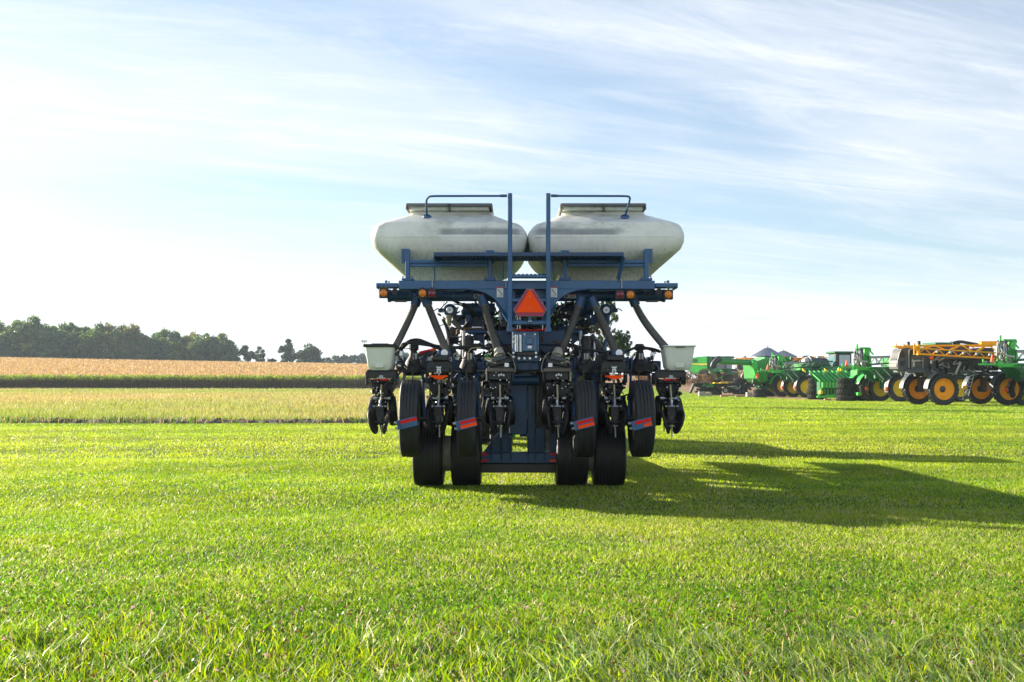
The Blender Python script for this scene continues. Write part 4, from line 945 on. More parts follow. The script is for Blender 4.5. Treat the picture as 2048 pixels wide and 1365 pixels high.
mb.build('pivot_tube', ['blue_shop', 'blue_paint'], PL)
for x0, x1, y0, y1, m_, d in ((962, 976, 906.5, 910.5, 'red_reflector', 14.975), (962, 976, 919.5, 924, 'red_reflector', 14.975), (1100, 1117, 906.5, 910.5, 'red_reflector', 14.975), (1100, 1117, 919.5, 924, 'orange_reflector', 14.975)):
    mb = MB(); pbox(mb, x0, y0, x1, y1, d, d + .004, 0, 0); mb.build('reflector_strip', m_, PL)
# ---- valve block on the centre
mb = MB(); pbox(mb, 1024, 663, 1078, 704, 14.62, 14.9, 0, .015); pbox(mb, 1043, 668, 1074, 703, 14.58, 14.62, 0, .012); pbox(mb, 1052, 675, 1067, 690, 14.55, 14.585, 0, .015)
pbox(mb, 1055.5, 692, 1063.5, 697, 14.572, 14.582, 1, 0); mb.cyl(A(1049, 669, 14.57), A(1049, 669, 14.6), .012, n=8, mi=1); mb.cyl(A(1070, 669, 14.57), A(1070, 669, 14.6), .012, n=8, mi=1)
for x in (1031.5, 1035, 1041): mb.cyl(A(x, 670, 14.57), A(x, 704, 14.57), .011 if x < 1036 else .019, n=10, mi=1)
for x, y in ((1027, 674), (1027, 684), (1027, 706), (1072, 706)): mb.cyl(A(x, y, 14.58), A(x, y, 14.63), .016, n=8, mi=1)
pbox(mb, 1022, 711, 1080, 724, 14.66, 14.9, 2, .008); pbox(mb, 1026, 724, 1078, 741, 14.72, 14.9, 2, .008)
for i, x in enumerate((1027, 1038, 1049, 1060, 1072)): mb.cyl(A(x, 714 if i in (0, 4) else 717, 14.62), A(x, 714 if i in (0, 4) else 717, 14.66), .017, n=8, mi=1)
for x in (1036, 1060): pbox(mb, x - 2, 724, x + 2, 738, 14.69, 14.73, 2)
pbox(mb, 1034, 704, 1074, 712, 14.6, 14.8, 3)
mb.build('valve_block', ['light_blue', 'zinc', 'blue_shop', 'black_paint'], PL)
# ---- big frame pieces seen through the hoses
mb = MB()
for s in (0, 1):
    q = (lambda p: p) if not s else (lambda p: 2112 - p)
    mb.cyl(A(q(927), 619, 15.5), A(q(990), 619, 15.5), .085, n=22); mb.cyl(A(q(926), 619, 15.5), A(q(930), 619, 15.5), .094, n=22)
    x0, x1 = sorted((q(931), q(944))); pbox(mb, x0, 628, x1, 656, 15.45, 15.6, 0, .02)
    x0, x1 = sorted((q(927), q(972))); pbox(mb, x0, 655, x1, 660, 15.25, 15.5, 3)
    mb.cyl(A(q(936), 664, 15.2), A(q(972), 664, 15.2), .036, n=16); mb.cyl(A(q(924), 664, 15.2), A(q(936), 664, 15.2), .02, n=10, mi=2); mb.cyl(A(q(916), 660, 15.2), A(q(916), 669, 15.2), .03, n=10, mi=3)
    mb.prism(P2([(q(944), 669), (q(968), 669), (q(968), 692)], 15.3), 15.28 - D0, 15.32 - D0)
    x0, x1 = sorted((q(944), q(970))); pbox(mb, x0, 626, x1, 654, 15.62, 15.7, 0, .01)
    x0, x1 = sorted((q(966), q(969))); pbox(mb, x0, 640, x1, 700, 15.2, 15.35)
    x0, x1 = sorted((q(972), q(1022))); pbox(mb, x0, 652, x1, 682, 15.6, 15.8, 0, .01)
    x0, x1 = sorted((q(905), q(930))); pbox(mb, x0, 630, x1, 650, 15.75, 15.9)
    mb.lathe([(.001, -.06), (.03, -.06), (.05, -.03), (.09, -.02), (.095, .05), (.001, .05)], A(q(900), 621, 15.4), (0, 1, 0), 24); mb.lathe([(.012, -.065), (.045, -.066), (.05, -.045)], A(q(900), 621, 15.4), (0, 1, 0), 20, mi=1)
    mb.beam(A(q(905), 641, 15.4), A(q(922), 659, 15.4), .05, .07, 2)
    mb.cyl(A(q(898), 630, 15.4), A(q(898), 652, 15.4), .045, .03, n=14, mi=4 if not s else 0)
    x0, x1 = sorted((q(876), q(893))); pbox(mb, x0, 617, x1, 624, 15.6, 15.8); mb.cyl(A(q(868), 622, 15.7), A(q(876), 617, 15.7), .008, n=6); mb.cyl(A(q(880), 618, 15.6), A(q(894), 604, 15.5), .012, n=6)
    mb.beam(A(q(893), 655, 15.5), A(q(906), 708, 15.4), .02, .05); mb.beam(A(q(925), 665, 15.5), A(q(922), 722, 15.4), .02, .04, 1)
    # folded wing bars reaching forward
    for dx, dz in ((935, 712), (950, 735)):
        a = A(q(dx), dz, 15.6); mb.beam(a, a + V((.12 if s else -.12), 6.5, -.05), .16, .16)
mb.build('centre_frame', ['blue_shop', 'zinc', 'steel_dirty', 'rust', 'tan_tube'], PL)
# row units and tyres of the folded wings, further forward
for s in (-1, 1):
    for k in range(5):
        bx, by = s * (1.0 + .03 * k), 2.2 + .78 * k; mb = MB()
        mb.box((bx, by, 1.15), (.26, .3, .5), None, 0, .03); mb.box((bx, by, 1.5), (.3, .34, .24), None, 1, .03)
        mb.lathe([(.001, -.05), (.2, -.05), (.2, .05), (.001, .05)], (bx - .1, by, .92), (1, 0, 0), 18); mb.lathe([(.001, -.05), (.2, -.05), (.2, .05), (.001, .05)], (bx + .1, by, .92), (1, 0, 0), 18)
        mb.build('folded_row_unit', ['black_paint', 'black_plastic'], PL)
    wheel(PL, (s * .42 + .03, 3.3, .60), .52, .27, .3, 'rubber', 'rim_tan', (1, s * .12, 0), 'lug', 'wing_wheel', n=32, scale_lug=.6)
mb = MB(); mb.beam((0, 1.0, .75), (0, 7.5, .62), .22, .25); mb.beam((0, 1.0, 1.75), (0, 5.0, 1.75), .3, .3)
mb.build('tongue', 'blue_shop', PL)
# ---- marker arm behind
mb = MB(); pl = P2([(838, 703.5), (859, 698.5), (859, 703), (838, 708)], 15.3); mb.prism(pl, 15.3 - D0, 15.31 - D0, mi=0); pl = P2([(859.3, 698.4), (870, 696), (870, 701), (859.3, 703)], 15.3); mb.prism(pl, 15.3 - D0, 15.31 - D0, mi=1)
mb.beam(A(834, 712, 15.35), A(872, 700, 15.35), .02, .05, 2)
mb.build('marker_arm', ['red_reflector', 'orange_reflector', 'black_paint'], PL)
# ---- bent reflector plates behind the raised tyres
for x, two, part in ((816, 0, 0), (934, 1, 0), (1169, 1, 0), (1285, 1, 1)):
    ang = R(14.5); dd_ = 13.50; mb = MB(); c = A(x, 847.5 if x > 816 else 846, dd_); hw, hh = pw(38, 13.5) / 2, pw(19, 13.5) / 2
    Q = Matrix.Rotation(-ang, 3, 'Y')
    mb.box(c, (hw * 2, .008, hh * 2), Q, 0)
    def lp(u, v): return c + Q @ Vector((u * hw, 0, v * hh))
    mb.box(lp(-1.05, 0), (.02, .1, hh * 1.9), Q, 0)
    for v in (-.6, .5): mb.cyl(lp(-1.02, v) + V(-.05, .02, 0), lp(-1.02, v) + V(0, .02, 0), .016, n=8, mi=1)
    mb.beam(lp(-1.0, 0) + V(0, .05, 0), lp(-1.2, 0) + V(0, .55, .02), .03, .06, 2)
    o = mb.build('reflector_bracket', ['blue_paint', 'zinc', 'black_paint'], PL)
    m1 = MB(); m1.box(c + Q @ Vector((.015, -.0065, hh * .42)), (hw * 1.78, .003, hh * .64), Q); m1.build('red_strip', 'red_reflector', o)
    if two:
        m2 = MB()
        if not part: m2.box(c + Q @ Vector((.015, -.0065, -hh * .48)), (hw * 1.78, .003, hh * .66), Q)
        else:
            pts = [(-.05, -.75), (.25, -.72), (.35, -.8), (.93, -.8), (.93, -.15), (.3, -.15), (.22, -.3), (.12, -.3), (.15, -.5)]
            vs = [lp(u, v) + Q @ Vector((0, -.008, 0)) for u, v in pts] + [lp(u, v) + Q @ Vector((0, -.005, 0)) for u, v in pts]; n = len(pts)
            m2.add(vs, [tuple(range(n)), tuple(range(n, 2 * n))[::-1]] + [(i, n + i, n + (i + 1) % n, (i + 1) % n) for i in range(n)])
        m2.build('orange_strip', 'orange_reflector', o)

# ---- row units (built round x = 0, heights absolute, y = 0 at the planter's own origin)
ux = lambda p: p * D0 / F
def base_unit(kind):
    mb = MB(); s = ux(1)
    # parallel arms to the toolbar
    for sx in (-1, 1):
        mb.beam((sx * .10, -.05, Zp(752)), (sx * .10, .48, Zp(728)), .022, .07, 0); mb.beam((sx * .10, 0, Zp(772)), (sx * .10, .50, Zp(752)), .022, .06, 0)
        mb.beam((sx * .10, .1, Zp(770)), (sx * .09, .0, Zp(805)), .03, .10, 0)
        for y in (728, 752): mb.cyl((sx * .085, .46, Zp(y)), (sx * .13, .46, Zp(y)), .022, n=8, mi=1)
    # body narrowing downwards
    mb.prism([(-.145, Zp(766)), (.145, Zp(766)), (.135, Zp(780)), (.06, Zp(800)), (-.06, Zp(800)), (-.13, Zp(780))], -.06, .20, mi=0)
    mb.box((0, .04, Zp(815)), (.085, .30, .26), None, 0, .015)
    # opening discs
    for sx in (-1, 1): mb.lathe([(.001, -.004), (.17, -.004), (.19, 0), (.17, .004), (.001, .004)], (sx * .03, .16, Zp(838)), (1, sx * .09, 0), 26)
    # depth control and loose fittings
    for k in range(16):
        x = rp.uniform(-.14, .14); z = Zp(rp.uniform(768, 812)); lim = .15 - max(0, (Zp(775) - z)) * .35
        x = max(-lim, min(lim, x)); c = (x, rp.uniform(-.18, -.06), z)
        if rp.random() < .5: mb.box(c, (rp.uniform(.02, .06), rp.uniform(.03, .1), rp.uniform(.02, .07)), (rp.uniform(-.4, .4), rp.uniform(-.4, .4), rp.uniform(-.5, .5)), 0, .005)
        else: mb.cyl(c, (x + rp.uniform(-.05, .05), c[1] - .05, z + rp.uniform(-.04, .04)), rp.uniform(.01, .025), n=9, mi=0)
    for k in range(12): 
        x = rp.uniform(-.16, .16); z = Zp(rp.uniform(745, 806)); mb.cyl((x, -.16, z), (x, -.19, z), .008, n=6, mi=1)
    for k in range(3):
        x = rp.uniform(-.1, .1); mb.tube(crom([(x, .1, Zp(750)), (x + rp.uniform(-.07, .07), -.12, Zp(765)), (x + rp.uniform(-.08, .08), -.16, Zp(785)), (x * .5, -.05, Zp(805))], 5), .008, 6, mi=2)
    mb.cyl((-.10, -.12, Zp(797)), (.10, -.12, Zp(797)), .012, n=8, mi=1)
    for sx in (-1, 1): mb.cyl((sx * .07, -.14, Zp(797)), (sx * .115, -.14, Zp(797)), .022, n=8, mi=1)
    return mb
def unit_children(o, kind, ph):
    for sx in (-1, 1):
        g = MB(); g.lathe([(.001, -.05), (.13, -.05), (.155, -.056), (.185, -.055), (.20, -.035), (.203, 0), (.20, .035), (.185, .055), (.155, .056), (.13, .02), (.001, .02)], (0, 0, 0), (sx, .0, 0), 30)
        w = g.build('gauge_wheel', 'rubber_wet', o, (sx * .118, .10, Zp(822))); w.rotation_euler = (0, R(-5) * sx, R(7) * sx)
    for sx in (-1, 1):
        g = MB(); g.lathe([(.001, -.012), (.10, -.014), (.125, -.018), (.155, -.016), (.165, -.005), (.165, .005), (.155, .016), (.125, .018), (.10, .012), (.001, .012)], (0, 0, 0), (1, 0, 0), 30)
        w = g.build('closing_wheel', 'rubber', o, (sx * .088, -.36, Zp(842))); w.rotation_euler = (0, R(13 + ph) * sx, R(10) * sx)
    f = MB(); f.prism([(-.055, Zp(812)), (.055, Zp(812)), (.045, Zp(835)), (.032, Zp(848)), (-.032, Zp(848)), (-.045, Zp(835))], -.34, -.26)
    f.box((0, -.20, Zp(812)), (.09, .2, .06), None, 0, .01); f.cyl((-.075, -.35, Zp(812)), (.075, -.35, Zp(812)), .008, n=8, mi=1)
    f.box((0, -.345, Zp(836)), (.045, .02, .06), None, 2, .004)
    f.beam((-.06, -.37, Zp(817)), (.03, -.37, Zp(815.5)), .018, .018)
    for sx in (-1, 1):
        f.cyl((sx * .055, -.35, Zp(812)), (sx * .085, -.35, Zp(812)), .012, n=8, mi=1); f.cyl((sx * .025, -.345, Zp(850)), (sx * .025, -.37, Zp(850)), .008, n=6, mi=1); f.tube(crom([(sx * .015, -.33, Zp(806)), (sx * .05, -.36, Zp(810)), (sx * .055, -.35, Zp(822))], 4), .008, 6)
        f.cyl((sx * .012, -.36, Zp(845)), (sx * .09, -.36, Zp(842)), .018, n=8)
    f.cyl((0, -.30, Zp(800)), (0, -.34, Zp(812)), .018, n=10, mi=1)
    f.build('closing_frame', ['black_paint', 'zinc', 'grey_plastic'], o)
    t = MB(); t.cyl((0.002, -.20, Zp(770)), (0.006, -.28, Zp(802)), .012, n=10); t.build('seed_tube', 'tan_tube', o)
    t = MB(); t.cyl((0.008, -.26, Zp(848)), (0.014, -.29, Zp(873)), .011, .009, n=10); t.build('tube_tip', 'white_plastic', o)
def unit_outer(name_lab, px, left):
    mb = base_unit('outer')
    mb.box((0, -.22, Zp(750)), (.405, .04, .085), None, 0, .008)
    for sx in (-1, 1): mb.box((sx * .195, -.05, Zp(758)), (.018, .34, .16), None, 0, .006)
    mb.box((.17, -.12, Zp(752)), (.06, .18, .14), None, 0, .012)
    mb.box((0, -.05, Zp(742)), (.37, .36, .03), None, 0, .008); mb.box((0, -.02, Zp(763)), (.30, .2, .06), None, 0, .01)
    mb.box((.005, -.245, Zp(755)), (.05, .012, .05), None, 3, .003); mb.box((.005, -.246, Zp(757)), (.115, .015, .018), None, 3, .003)
    # bracket and cables beside the box, on the machine's side
    sd = 1 if left else -1
    for k in range(9): mb.box((sd * rp.uniform(.19, .25), rp.uniform(-.1, .15), Zp(rp.uniform(702, 745))), (rp.uniform(.02, .06), .06, rp.uniform(.02, .08)), (0, rp.uniform(-.6, .6), 0), rp.choice([0, 0, 0, 1]), .004)
    for k in range(4): mb.tube(crom([(sd * .20, .0, Zp(712 + 5 * k)), (sd * (.27 + .02 * k), -.05, Zp(725 + 4 * k)), (sd * .22, -.06, Zp(748)), (sd * .19, -.1, Zp(765))], 5), .009, 6, mi=2)
    o = mb.build('row_unit', ['black_paint', 'zinc', 'hose_rubber', 'pale_grey'], PL, (A(px, 0).x, 0, 0)); o['label'] = name_lab
    unit_children(o, 'outer', 0 if left else 4)
    r = MB(); r.box((.045 if left else -.05, -.246, Zp(759.5)), (.10, .006, .022)); r.box((-.06 if left else .05, -.246, Zp(760)), (.05, .006, .012)); r.build('red_strip', 'red_reflector', o)
    # seed box
    x0, x1 = (-ux(31), ux(26)) if left else (-ux(13), ux(47))
    cx = (x0 + x1) / 2; hx = (x1 - x0) / 2; rings = []; n = 32
    for (py, k, ky) in ((695, 1.0, 1.0), (700, .985, .985), (726, .86, .90), (735, .82, .86), (741, .70, .74)):
        rc = .05 * k; a_, b_ = hx * k, .23 * ky
        for (qx, qy, a0) in ((a_ - rc, -b_ + rc, -90), (a_ - rc, b_ - rc, 0), (-a_ + rc, b_ - rc, 90), (-a_ + rc, -b_ + rc, 180)):
            for j in range(n // 4):
                t = R(a0 + 90 * j / (n // 4 - 1)); rings.append((cx + qx + rc * math.cos(t), -.06 + qy + rc * math.sin(t), Zp(py)))
    m = MB(); k = 5
    m.add(rings, [(i * n + j, (i + 1) * n + j, (i + 1) * n + (j + 1) % n, i * n + (j + 1) % n) for i in range(k - 1) for j in range(n)] + [tuple(range(n)), tuple(range((k - 1) * n, k * n))[::-1]])
    m.box((cx, -.265, Zp(732.5)), (.115, .03, .06), None, 0, .008)
    bx = m.build('seed_box', 'box_plastic', o, smooth=40)
    l = MB()
    if left:
        l.box((cx, -.06, Zp(693)), (hx * 2 + .04, .53, .038), None, 0, .012); l.box((cx, -.06, Zp(690)), (hx * 1.2, .36, .02), None, 0, .008); l.build('box_lid', 'black_plastic', bx)
    else:
        l.box((cx, -.06, Zp(694)), (hx * 2 + .03, .51, .018), None, 0, .008); l.build('box_lid', 'box_plastic', bx)
        l = MB(); l.box((cx, -.318, Zp(696)), (.12, .008, .014), None, 0, .003); l.build('lid_clip', 'black_plastic', bx)
unit_outer('outer left row unit with black lidded seed box', 766, True); unit_outer('outer right row unit with pale lidded seed box', 1336, False)
def unit_mid(px, lab):
    mb = base_unit('mid')
    for sx in (-1, 1): mb.box((sx * .165, -.05, Zp(752)), (.02, .36, .19), None, 0, .006)
    # vacuum meter housing with curved flanks
    mb.prism([(-.165, Zp(738)), (-.15, Zp(728)), (-.12, Zp(724)), (.15, Zp(724)), (.165, Zp(738)), (.15, Zp(746)), (-.15, Zp(746))], -.20, .2, mi=0)
    mb.box((.01, -.22, Zp(741)), (.26, .03, .06), None, 3, .01); mb.box((.02, -.2, Zp(717)), (.22, .2, .075), (0, .02, 0), 3, .012); mb.box((0, .0, Zp(728)), (.30, .34, .08), None, 0, .02)
    mb.box((.06, -.08, Zp(707)), (.17, .18, .07), None, 4, .012); mb.cyl((.07, -.17, Zp(707)), (.07, -.19, Zp(707)), .045, n=18, mi=1)
    for k in range(14): mb.box((rp.uniform(-.17, -.02), rp.uniform(-.1, .1), Zp(rp.uniform(704, 722))), (rp.uniform(.02, .06), .05, rp.uniform(.02, .05)), (rp.uniform(-.5, .5), rp.uniform(-.6, .6), 0), rp.choice([0, 0, 3, 1]), .004)
    for k in range(5): mb.tube(crom([(rp.uniform(-.15, .1), .1, Zp(702)), (rp.uniform(-.2, -.08), -.08, Zp(706)), (-.20 - .01 * k, -.1, Zp(722)), (-.17, -.08, Zp(745))], 5), .009, 6, mi=2)
    o = mb.build('row_unit', ['black_paint', 'zinc', 'hose_rubber', 'black_plastic', 'blue_shop'], PL, (A(px, 0).x, 0, 0)); o['label'] = lab
    unit_children(o, 'mid', 0)
    e = MB(); s = ux(1)
    e.box((0, -.239, Zp(739)), (s * 7.5, .004, s * 9), None, 0, .0015)
    for sx in (-1, 1): e.box((sx * s * 3, -.239, Zp(745.5)), (s * 2.6, .004, s * 3.5), None, 0, 0); e.box((sx * s * 1.7, -.2415, Zp(738)), (s * 1.5, .002, s * 2), None, 1, 0); e.box((sx * s * 4.2, -.239, Zp(735)), (s * 1.6, .004, s * 2.2), None, 0, 0)
    e.box((0, -.2415, Zp(741.5)), (s * 3.4, .002, s * 1.3), None, 1, 0); e.box((0, -.239, Zp(749)), (s * 2.6, .004, s * 4), None, 0, 0); e.box((0, -.2415, Zp(749)), (s * 1.2, .002, s * 2), None, 1, 0)
    e.build('emblem_plate', ['white_plastic', 'decal_black'], o)
    r = MB(); r.prism([(-.116, Zp(751.5)), (.116, Zp(751.5)), (.116, Zp(754.5)), (.085, Zp(755)), (.045, Zp(759)), (-.04, Zp(759)), (-.08, Zp(755)), (-.116, Zp(754.5))], -.252, -.244); r.build('orange_plate', 'orange_reflector', o)
unit_mid(880, 'left inner row unit with emblem and orange plate'); unit_mid(1225, 'right inner row unit with emblem and orange plate')
def unit_in(px, lab, s):
    mb = base_unit('in')
    mb.box((0, -.2, Zp(741)), (.36, .05, .05), None, 4, .01)
    for sx in (-1, 1): mb.box((sx * .175, -.03, Zp(752)), (.022, .36, .15), None, 0 if sx != -s else 5, .006)
    mb.box((0, -.05, Zp(726)), (.30, .3, .08), (0, -.22 * s, 0), 0, .015); mb.box((-.01 * s, -.14, Zp(718)), (.20, .2, .06), (0, -.22 * s, 0), 3, .01)
    mb.box((0, -.02, Zp(735)), (.3, .3, .05), None, 0, .01); mb.box((0, -.05, Zp(752)), (.32, .2, .12), None, 0, .012)
    mb.cyl((-.02 * s, -.1, Zp(700)), (0, -.16, Zp(713)), .058, .075, n=18, mi=5); mb.lathe([(.03, .0), (.055, .0), (.055, -.03)], (-.02 * s, -.18, Zp(707)), (0, -1, .2), 18, mi=5)
    mb.box((.09 * s, -.215, Zp(731)), (.055, .006, .05), None, 1, 0)
    for k in range(12): mb.box((rp.uniform(-.2, .2), rp.uniform(-.05, .15), Zp(rp.uniform(700, 738))), (rp.uniform(.02, .07), .05, rp.uniform(.02, .06)), (rp.uniform(-.5, .5), rp.uniform(-.6, .6), 0), rp.choice([0, 0, 3, 3]), .004)
    mb.tube(crom([(-.17 * s, -.1, Zp(728)), (-.13 * s, -.2, Zp(724)), (-.05 * s, -.2, Zp(727))], 5), .016, 8, mi=5)
    mb.tube(crom([(.1 * s, -.16, Zp(706)), (.16 * s, -.12, Zp(715)), (.20 * s, -.08, Zp(735)), (.19 * s, -.1, Zp(745))], 5), .008, 6, mi=5)
    for x in (-.03, .0, .03): mb.box((x + .02, -.235, Zp(750 + abs(x) * 40)), (.022, .01, .03), (0, rp.uniform(-.5, .5), 0), 1, .003)
    o = mb.build('row_unit', ['black_paint', 'zinc', 'hose_rubber', 'grey_plastic', 'steel_dirty', 'rim_tan'], PL, (A(px, 0).x, 0, 0)); o['label'] = lab
    unit_children(o, 'in', -2)
unit_in(1000, 'left central row unit with tilted box', 1); unit_in(1113, 'right central row unit with tilted box', -1)
# ---- wiring and hydraulic hoses draped over the toolbar
mb = MB()
def drape(pts, d, n=3, r=.013, sp=.02, mi=0):
    for k in range(n):
        q = [A(px, py, dd_) + V(rp.uniform(-sp, sp), rp.uniform(-sp, sp), rp.uniform(-sp, sp)) for (px, py), dd_ in zip(pts, d if isinstance(d, list) else [d] * len(pts))]
        mb.tube(crom(q, 7), r * rp.uniform(.7, 1.2), 7, mi=mi)
drape([(795, 704), (806, 694), (822, 683.5), (842, 683), (862, 690), (884, 697), (905, 699)], 14.75, 5)
drape([(795, 704), (804, 690), (822, 686), (840, 690), (858, 693)], 14.7, 2, .010); drape([(803, 692), (812, 696), (822, 700), (828, 712)], 14.72, 1, .008)
drape([(860, 690), (885, 695), (920, 696), (955, 694), (985, 699), (1005, 700)], 14.85, 5, .015); drape([(935, 718), (936, 706), (945, 699), (960, 698)], 14.74, 1, .007, mi=1)
drape([(1108, 702), (1122, 693), (1140, 691), (1165, 697), (1200, 703), (1228, 708)], 14.8, 4, .015); drape([(1108, 700), (1125, 688), (1140, 686), (1160, 700), (1166, 730)], 14.75, 1, .010)
drape([(1245, 708), (1262, 698), (1280, 694), (1300, 698), (1322, 703)], 14.75, 4); drape([(1276, 705), (1290, 701), (1302, 699), (1310, 705)], 14.72, 1, .009)
drape([(975, 640), (990, 645), (1005, 640), (1022, 646)], 15.3, 6, .014, .05); drape([(975, 652), (1000, 660), (1022, 655)], 15.25, 4, .013, .05); drape([(1100, 640), (1120, 636), (1140, 630), (1150, 620)], 15.2, 5, .012, .04)
drape([(1100, 620), (1115, 632), (1108, 648), (1112, 664)], 15.1, 4, .012, .04); drape([(1030, 658), (1050, 660), (1075, 661), (1095, 655)], 14.7, 2, .010, mi=2)
drape([(905, 605), (925, 612), (940, 625), (955, 640)], 15.4, 3, .010, .03); drape([(962, 770), (964, 800), (966, 825), (976, 838)], 14.9, 1, .009, mi=1); drape([(972, 770), (963, 790), (964, 815), (975, 820)], 14.9, 1, .007, mi=1)
drape([(885, 640), (895, 660), (900, 690), (905, 715)], 15.2, 2, .02, .02); drape([(985, 705), (1000, 712), (1022, 708)], 14.9, 4, .012, .05); drape([(1078, 705), (1095, 716), (1110, 700)], 14.9, 5, .012, .05)
drape([(1010, 735), (1030, 745), (1060, 742), (1100, 748)], 15.0, 4, .012, .04)
mb.build('hydraulic_hoses', ['hose_rubber', 'tan_tube', 'red_reflector'], PL, smooth=60)
# larger ribbed hoses at the back
for pts in ([(908, 655), (896, 690), (890, 722)], [(1180, 672), (1200, 700), (1218, 730)], [(1172, 690), (1190, 715), (1205, 735)]):
    q = crom([A(px, py, 15.5) for px, py in pts], 40); m2 = MB(); m2.tube(q, [.06 + .007 * math.cos(i * math.pi / 2) for i in range(len(q))], 12); m2.build('corrugated_hose', 'hose_plastic', PL, smooth=180)
# valves, couplings, brackets filling the centre of the machine
mb = MB()
for (x0, y0, x1, y1, d0, d1, n) in ((972, 605, 1022, 650, 15.1, 15.7, 46), (972, 650, 1022, 720, 15.0, 15.6, 50), (1092, 605, 1180, 655, 15.1, 15.8, 60), (1080, 655, 1180, 740, 15.0, 15.6, 80), (905, 660, 970, 740, 15.2, 15.8, 50),
                                    (1024, 604, 1092, 660, 14.8, 15.6, 50), (905, 740, 985, 850, 15.4, 15.9, 80), (1075, 740, 1200, 860, 15.35, 15.8, 50), (850, 745, 910, 800, 15.2, 15.6, 26), (1200, 745, 1260, 800, 15.2, 15.6, 26), (880, 605, 972, 640, 15.4, 15.9, 36)):
    for k in range(n):
        c = A(rp.uniform(x0, x1), rp.uniform(y0, y1), rp.uniform(d0, d1)); mi = rp.choice([0, 0, 0, 1, 1, 2, 3, 4])
        z = rp.random()
        if z < .4: mb.box(c, (rp.uniform(.02, .14), rp.uniform(.03, .12), rp.uniform(.02, .11)), (rp.uniform(-.3, .3), rp.uniform(-.5, .5), rp.uniform(-.3, .3)), mi if mi < 2 else 0, .006)
        elif z < .65: mb.cyl(c, c + V(rp.uniform(-.12, .12), rp.uniform(-.05, .05), rp.uniform(-.12, .12)), rp.uniform(.008, .03), n=9, mi=mi)
        elif z < .8: mb.cyl(c, c - V(0, .03, 0), rp.uniform(.008, .016), n=7, mi=2)
        else: mb.tube(crom([c, c + V(rp.uniform(-.1, .1), -.06, -.08), c + V(rp.uniform(-.2, .2), -.04, rp.uniform(-.2, .0))], 5), rp.uniform(.006, .013), 6, mi=rp.choice([0, 0, 3]))
pbox(mb, 1032, 618, 1088, 655, 14.95, 15.2, 0, .01); pbox(mb, 1000, 640, 1014, 655, 15.0, 15.1, 0); mb.cyl(A(1002, 624, 15.1), A(1002, 640, 15.1), .03, n=12, mi=5)
for x in (1035, 1040, 1085): mb.cyl(A(x, 634, 14.7), A(x, 660, 14.7), .007, n=6, mi=2)
for x0 in (1048, 1066): pbox(mb, x0, 634, x0 + 7, 640, 14.9, 14.92, 6, 0)
tag(mb.build('valves_and_fittings', ['black_paint', 'blue_shop', 'zinc', 'steel_dirty', 'rust', 'pale_grey', 'machine_green'], PL), kind='stuff')
pbx = MB(); pl = P2([(843, 806), (853, 808), (857, 830), (846, 846), (841, 846)], 15.3); pbx.prism(pl, 15.3 - D0, 15.33 - D0)
for y in (815, 825, 836): pbx.cyl(A(849, y, 15.29), A(849, y, 15.3), .008, n=6, mi=1)
pbx.build('side_panel', ['box_plastic', 'decal_black'], PL)
# ------------------------------------------------------------------ the machines parked on the right
class VH:
    """photo columns and rows turned into the metres of a vehicle standing at distance d with its near wheel at px0"""
    def __init__(s, px0, d, yaw, name, label, cat, group=None):
        s.px0, s.d, s.t, s.s = px0, d, R(yaw), F / d
        x = (px0 - 1024) * d / F; s.g = gz(x, d); s.o = thing(name, label, cat, (x, d, s.g), s.t, group)
    def X(s, px, y=0):
        q = (px - 1024) / F; c, n = math.cos(s.t), math.sin(s.t); return (q * (s.d + y * c) - s.o.location.x + y * n) / (c - q * n)
    def Z(s, py, y=.4, X=0): return CAMH + (HOR - py) * (s.d + y * math.cos(s.t) + X * math.sin(s.t)) / F - s.g
    def P(s, px, py, y=0): x = s.X(px, y); return Vector((x, y, s.Z(py, y, x)))
    def poly(s, l, y): return [(s.X(a, y), s.Z(b, y)) for a, b in l]
    def prism(s, mb, l, y0, y1, mi=0): mb.prism(s.poly(l, y0), y0, y1, mi=mi)
    def box(s, mb, x0, y0, x1, y1, a, b, mi=0, ch=.03): 
        p, q = s.P(x0, y0, a), s.P(x1, y1, a); mb.box(((p.x + q.x) / 2, (a + b) / 2, (p.z + q.z) / 2), (abs(q.x - p.x), b - a, abs(p.z - q.z)), None, mi, ch)
def fender(parent, c, Rr, W_, a0, a1, m_, name='fender'):
    mb = MB(); n = 12; vs = []
    for i in range(n + 1):
        a = R(a0 + (a1 - a0) * i / n)
        for rr2 in (Rr, Rr + .035):
            for y in (-W_ / 2, W_ / 2): vs.append((c[0] + math.cos(a) * rr2, c[1] + y, c[2] + math.sin(a) * rr2))
    fs = []
    for i in range(n):
        k = i * 4; fs += [(k, k + 4, k + 5, k + 1), (k + 2, k + 3, k + 7, k + 6), (k, k + 2, k + 6, k + 4), (k + 1, k + 5, k + 7, k + 3)]
    fs += [(0, 1, 3, 2), (n * 4, n * 4 + 2, n * 4 + 3, n * 4 + 1)]
    mb.add(vs, fs); a = R(a0)
    return mb.build(name, m_, parent)
def lamp(parent, c, r, m_='cone_orange', name='marker_lamp'):
    mb = MB(); mb.lathe([(.001, r * .6), (r * .7, r * .5), (r, 0), (r * .9, -r * .8), (.001, -r * .8)], c, (-1, -.3, 0), 10); return mb.build(name, m_, parent)
rv = random.Random(77)
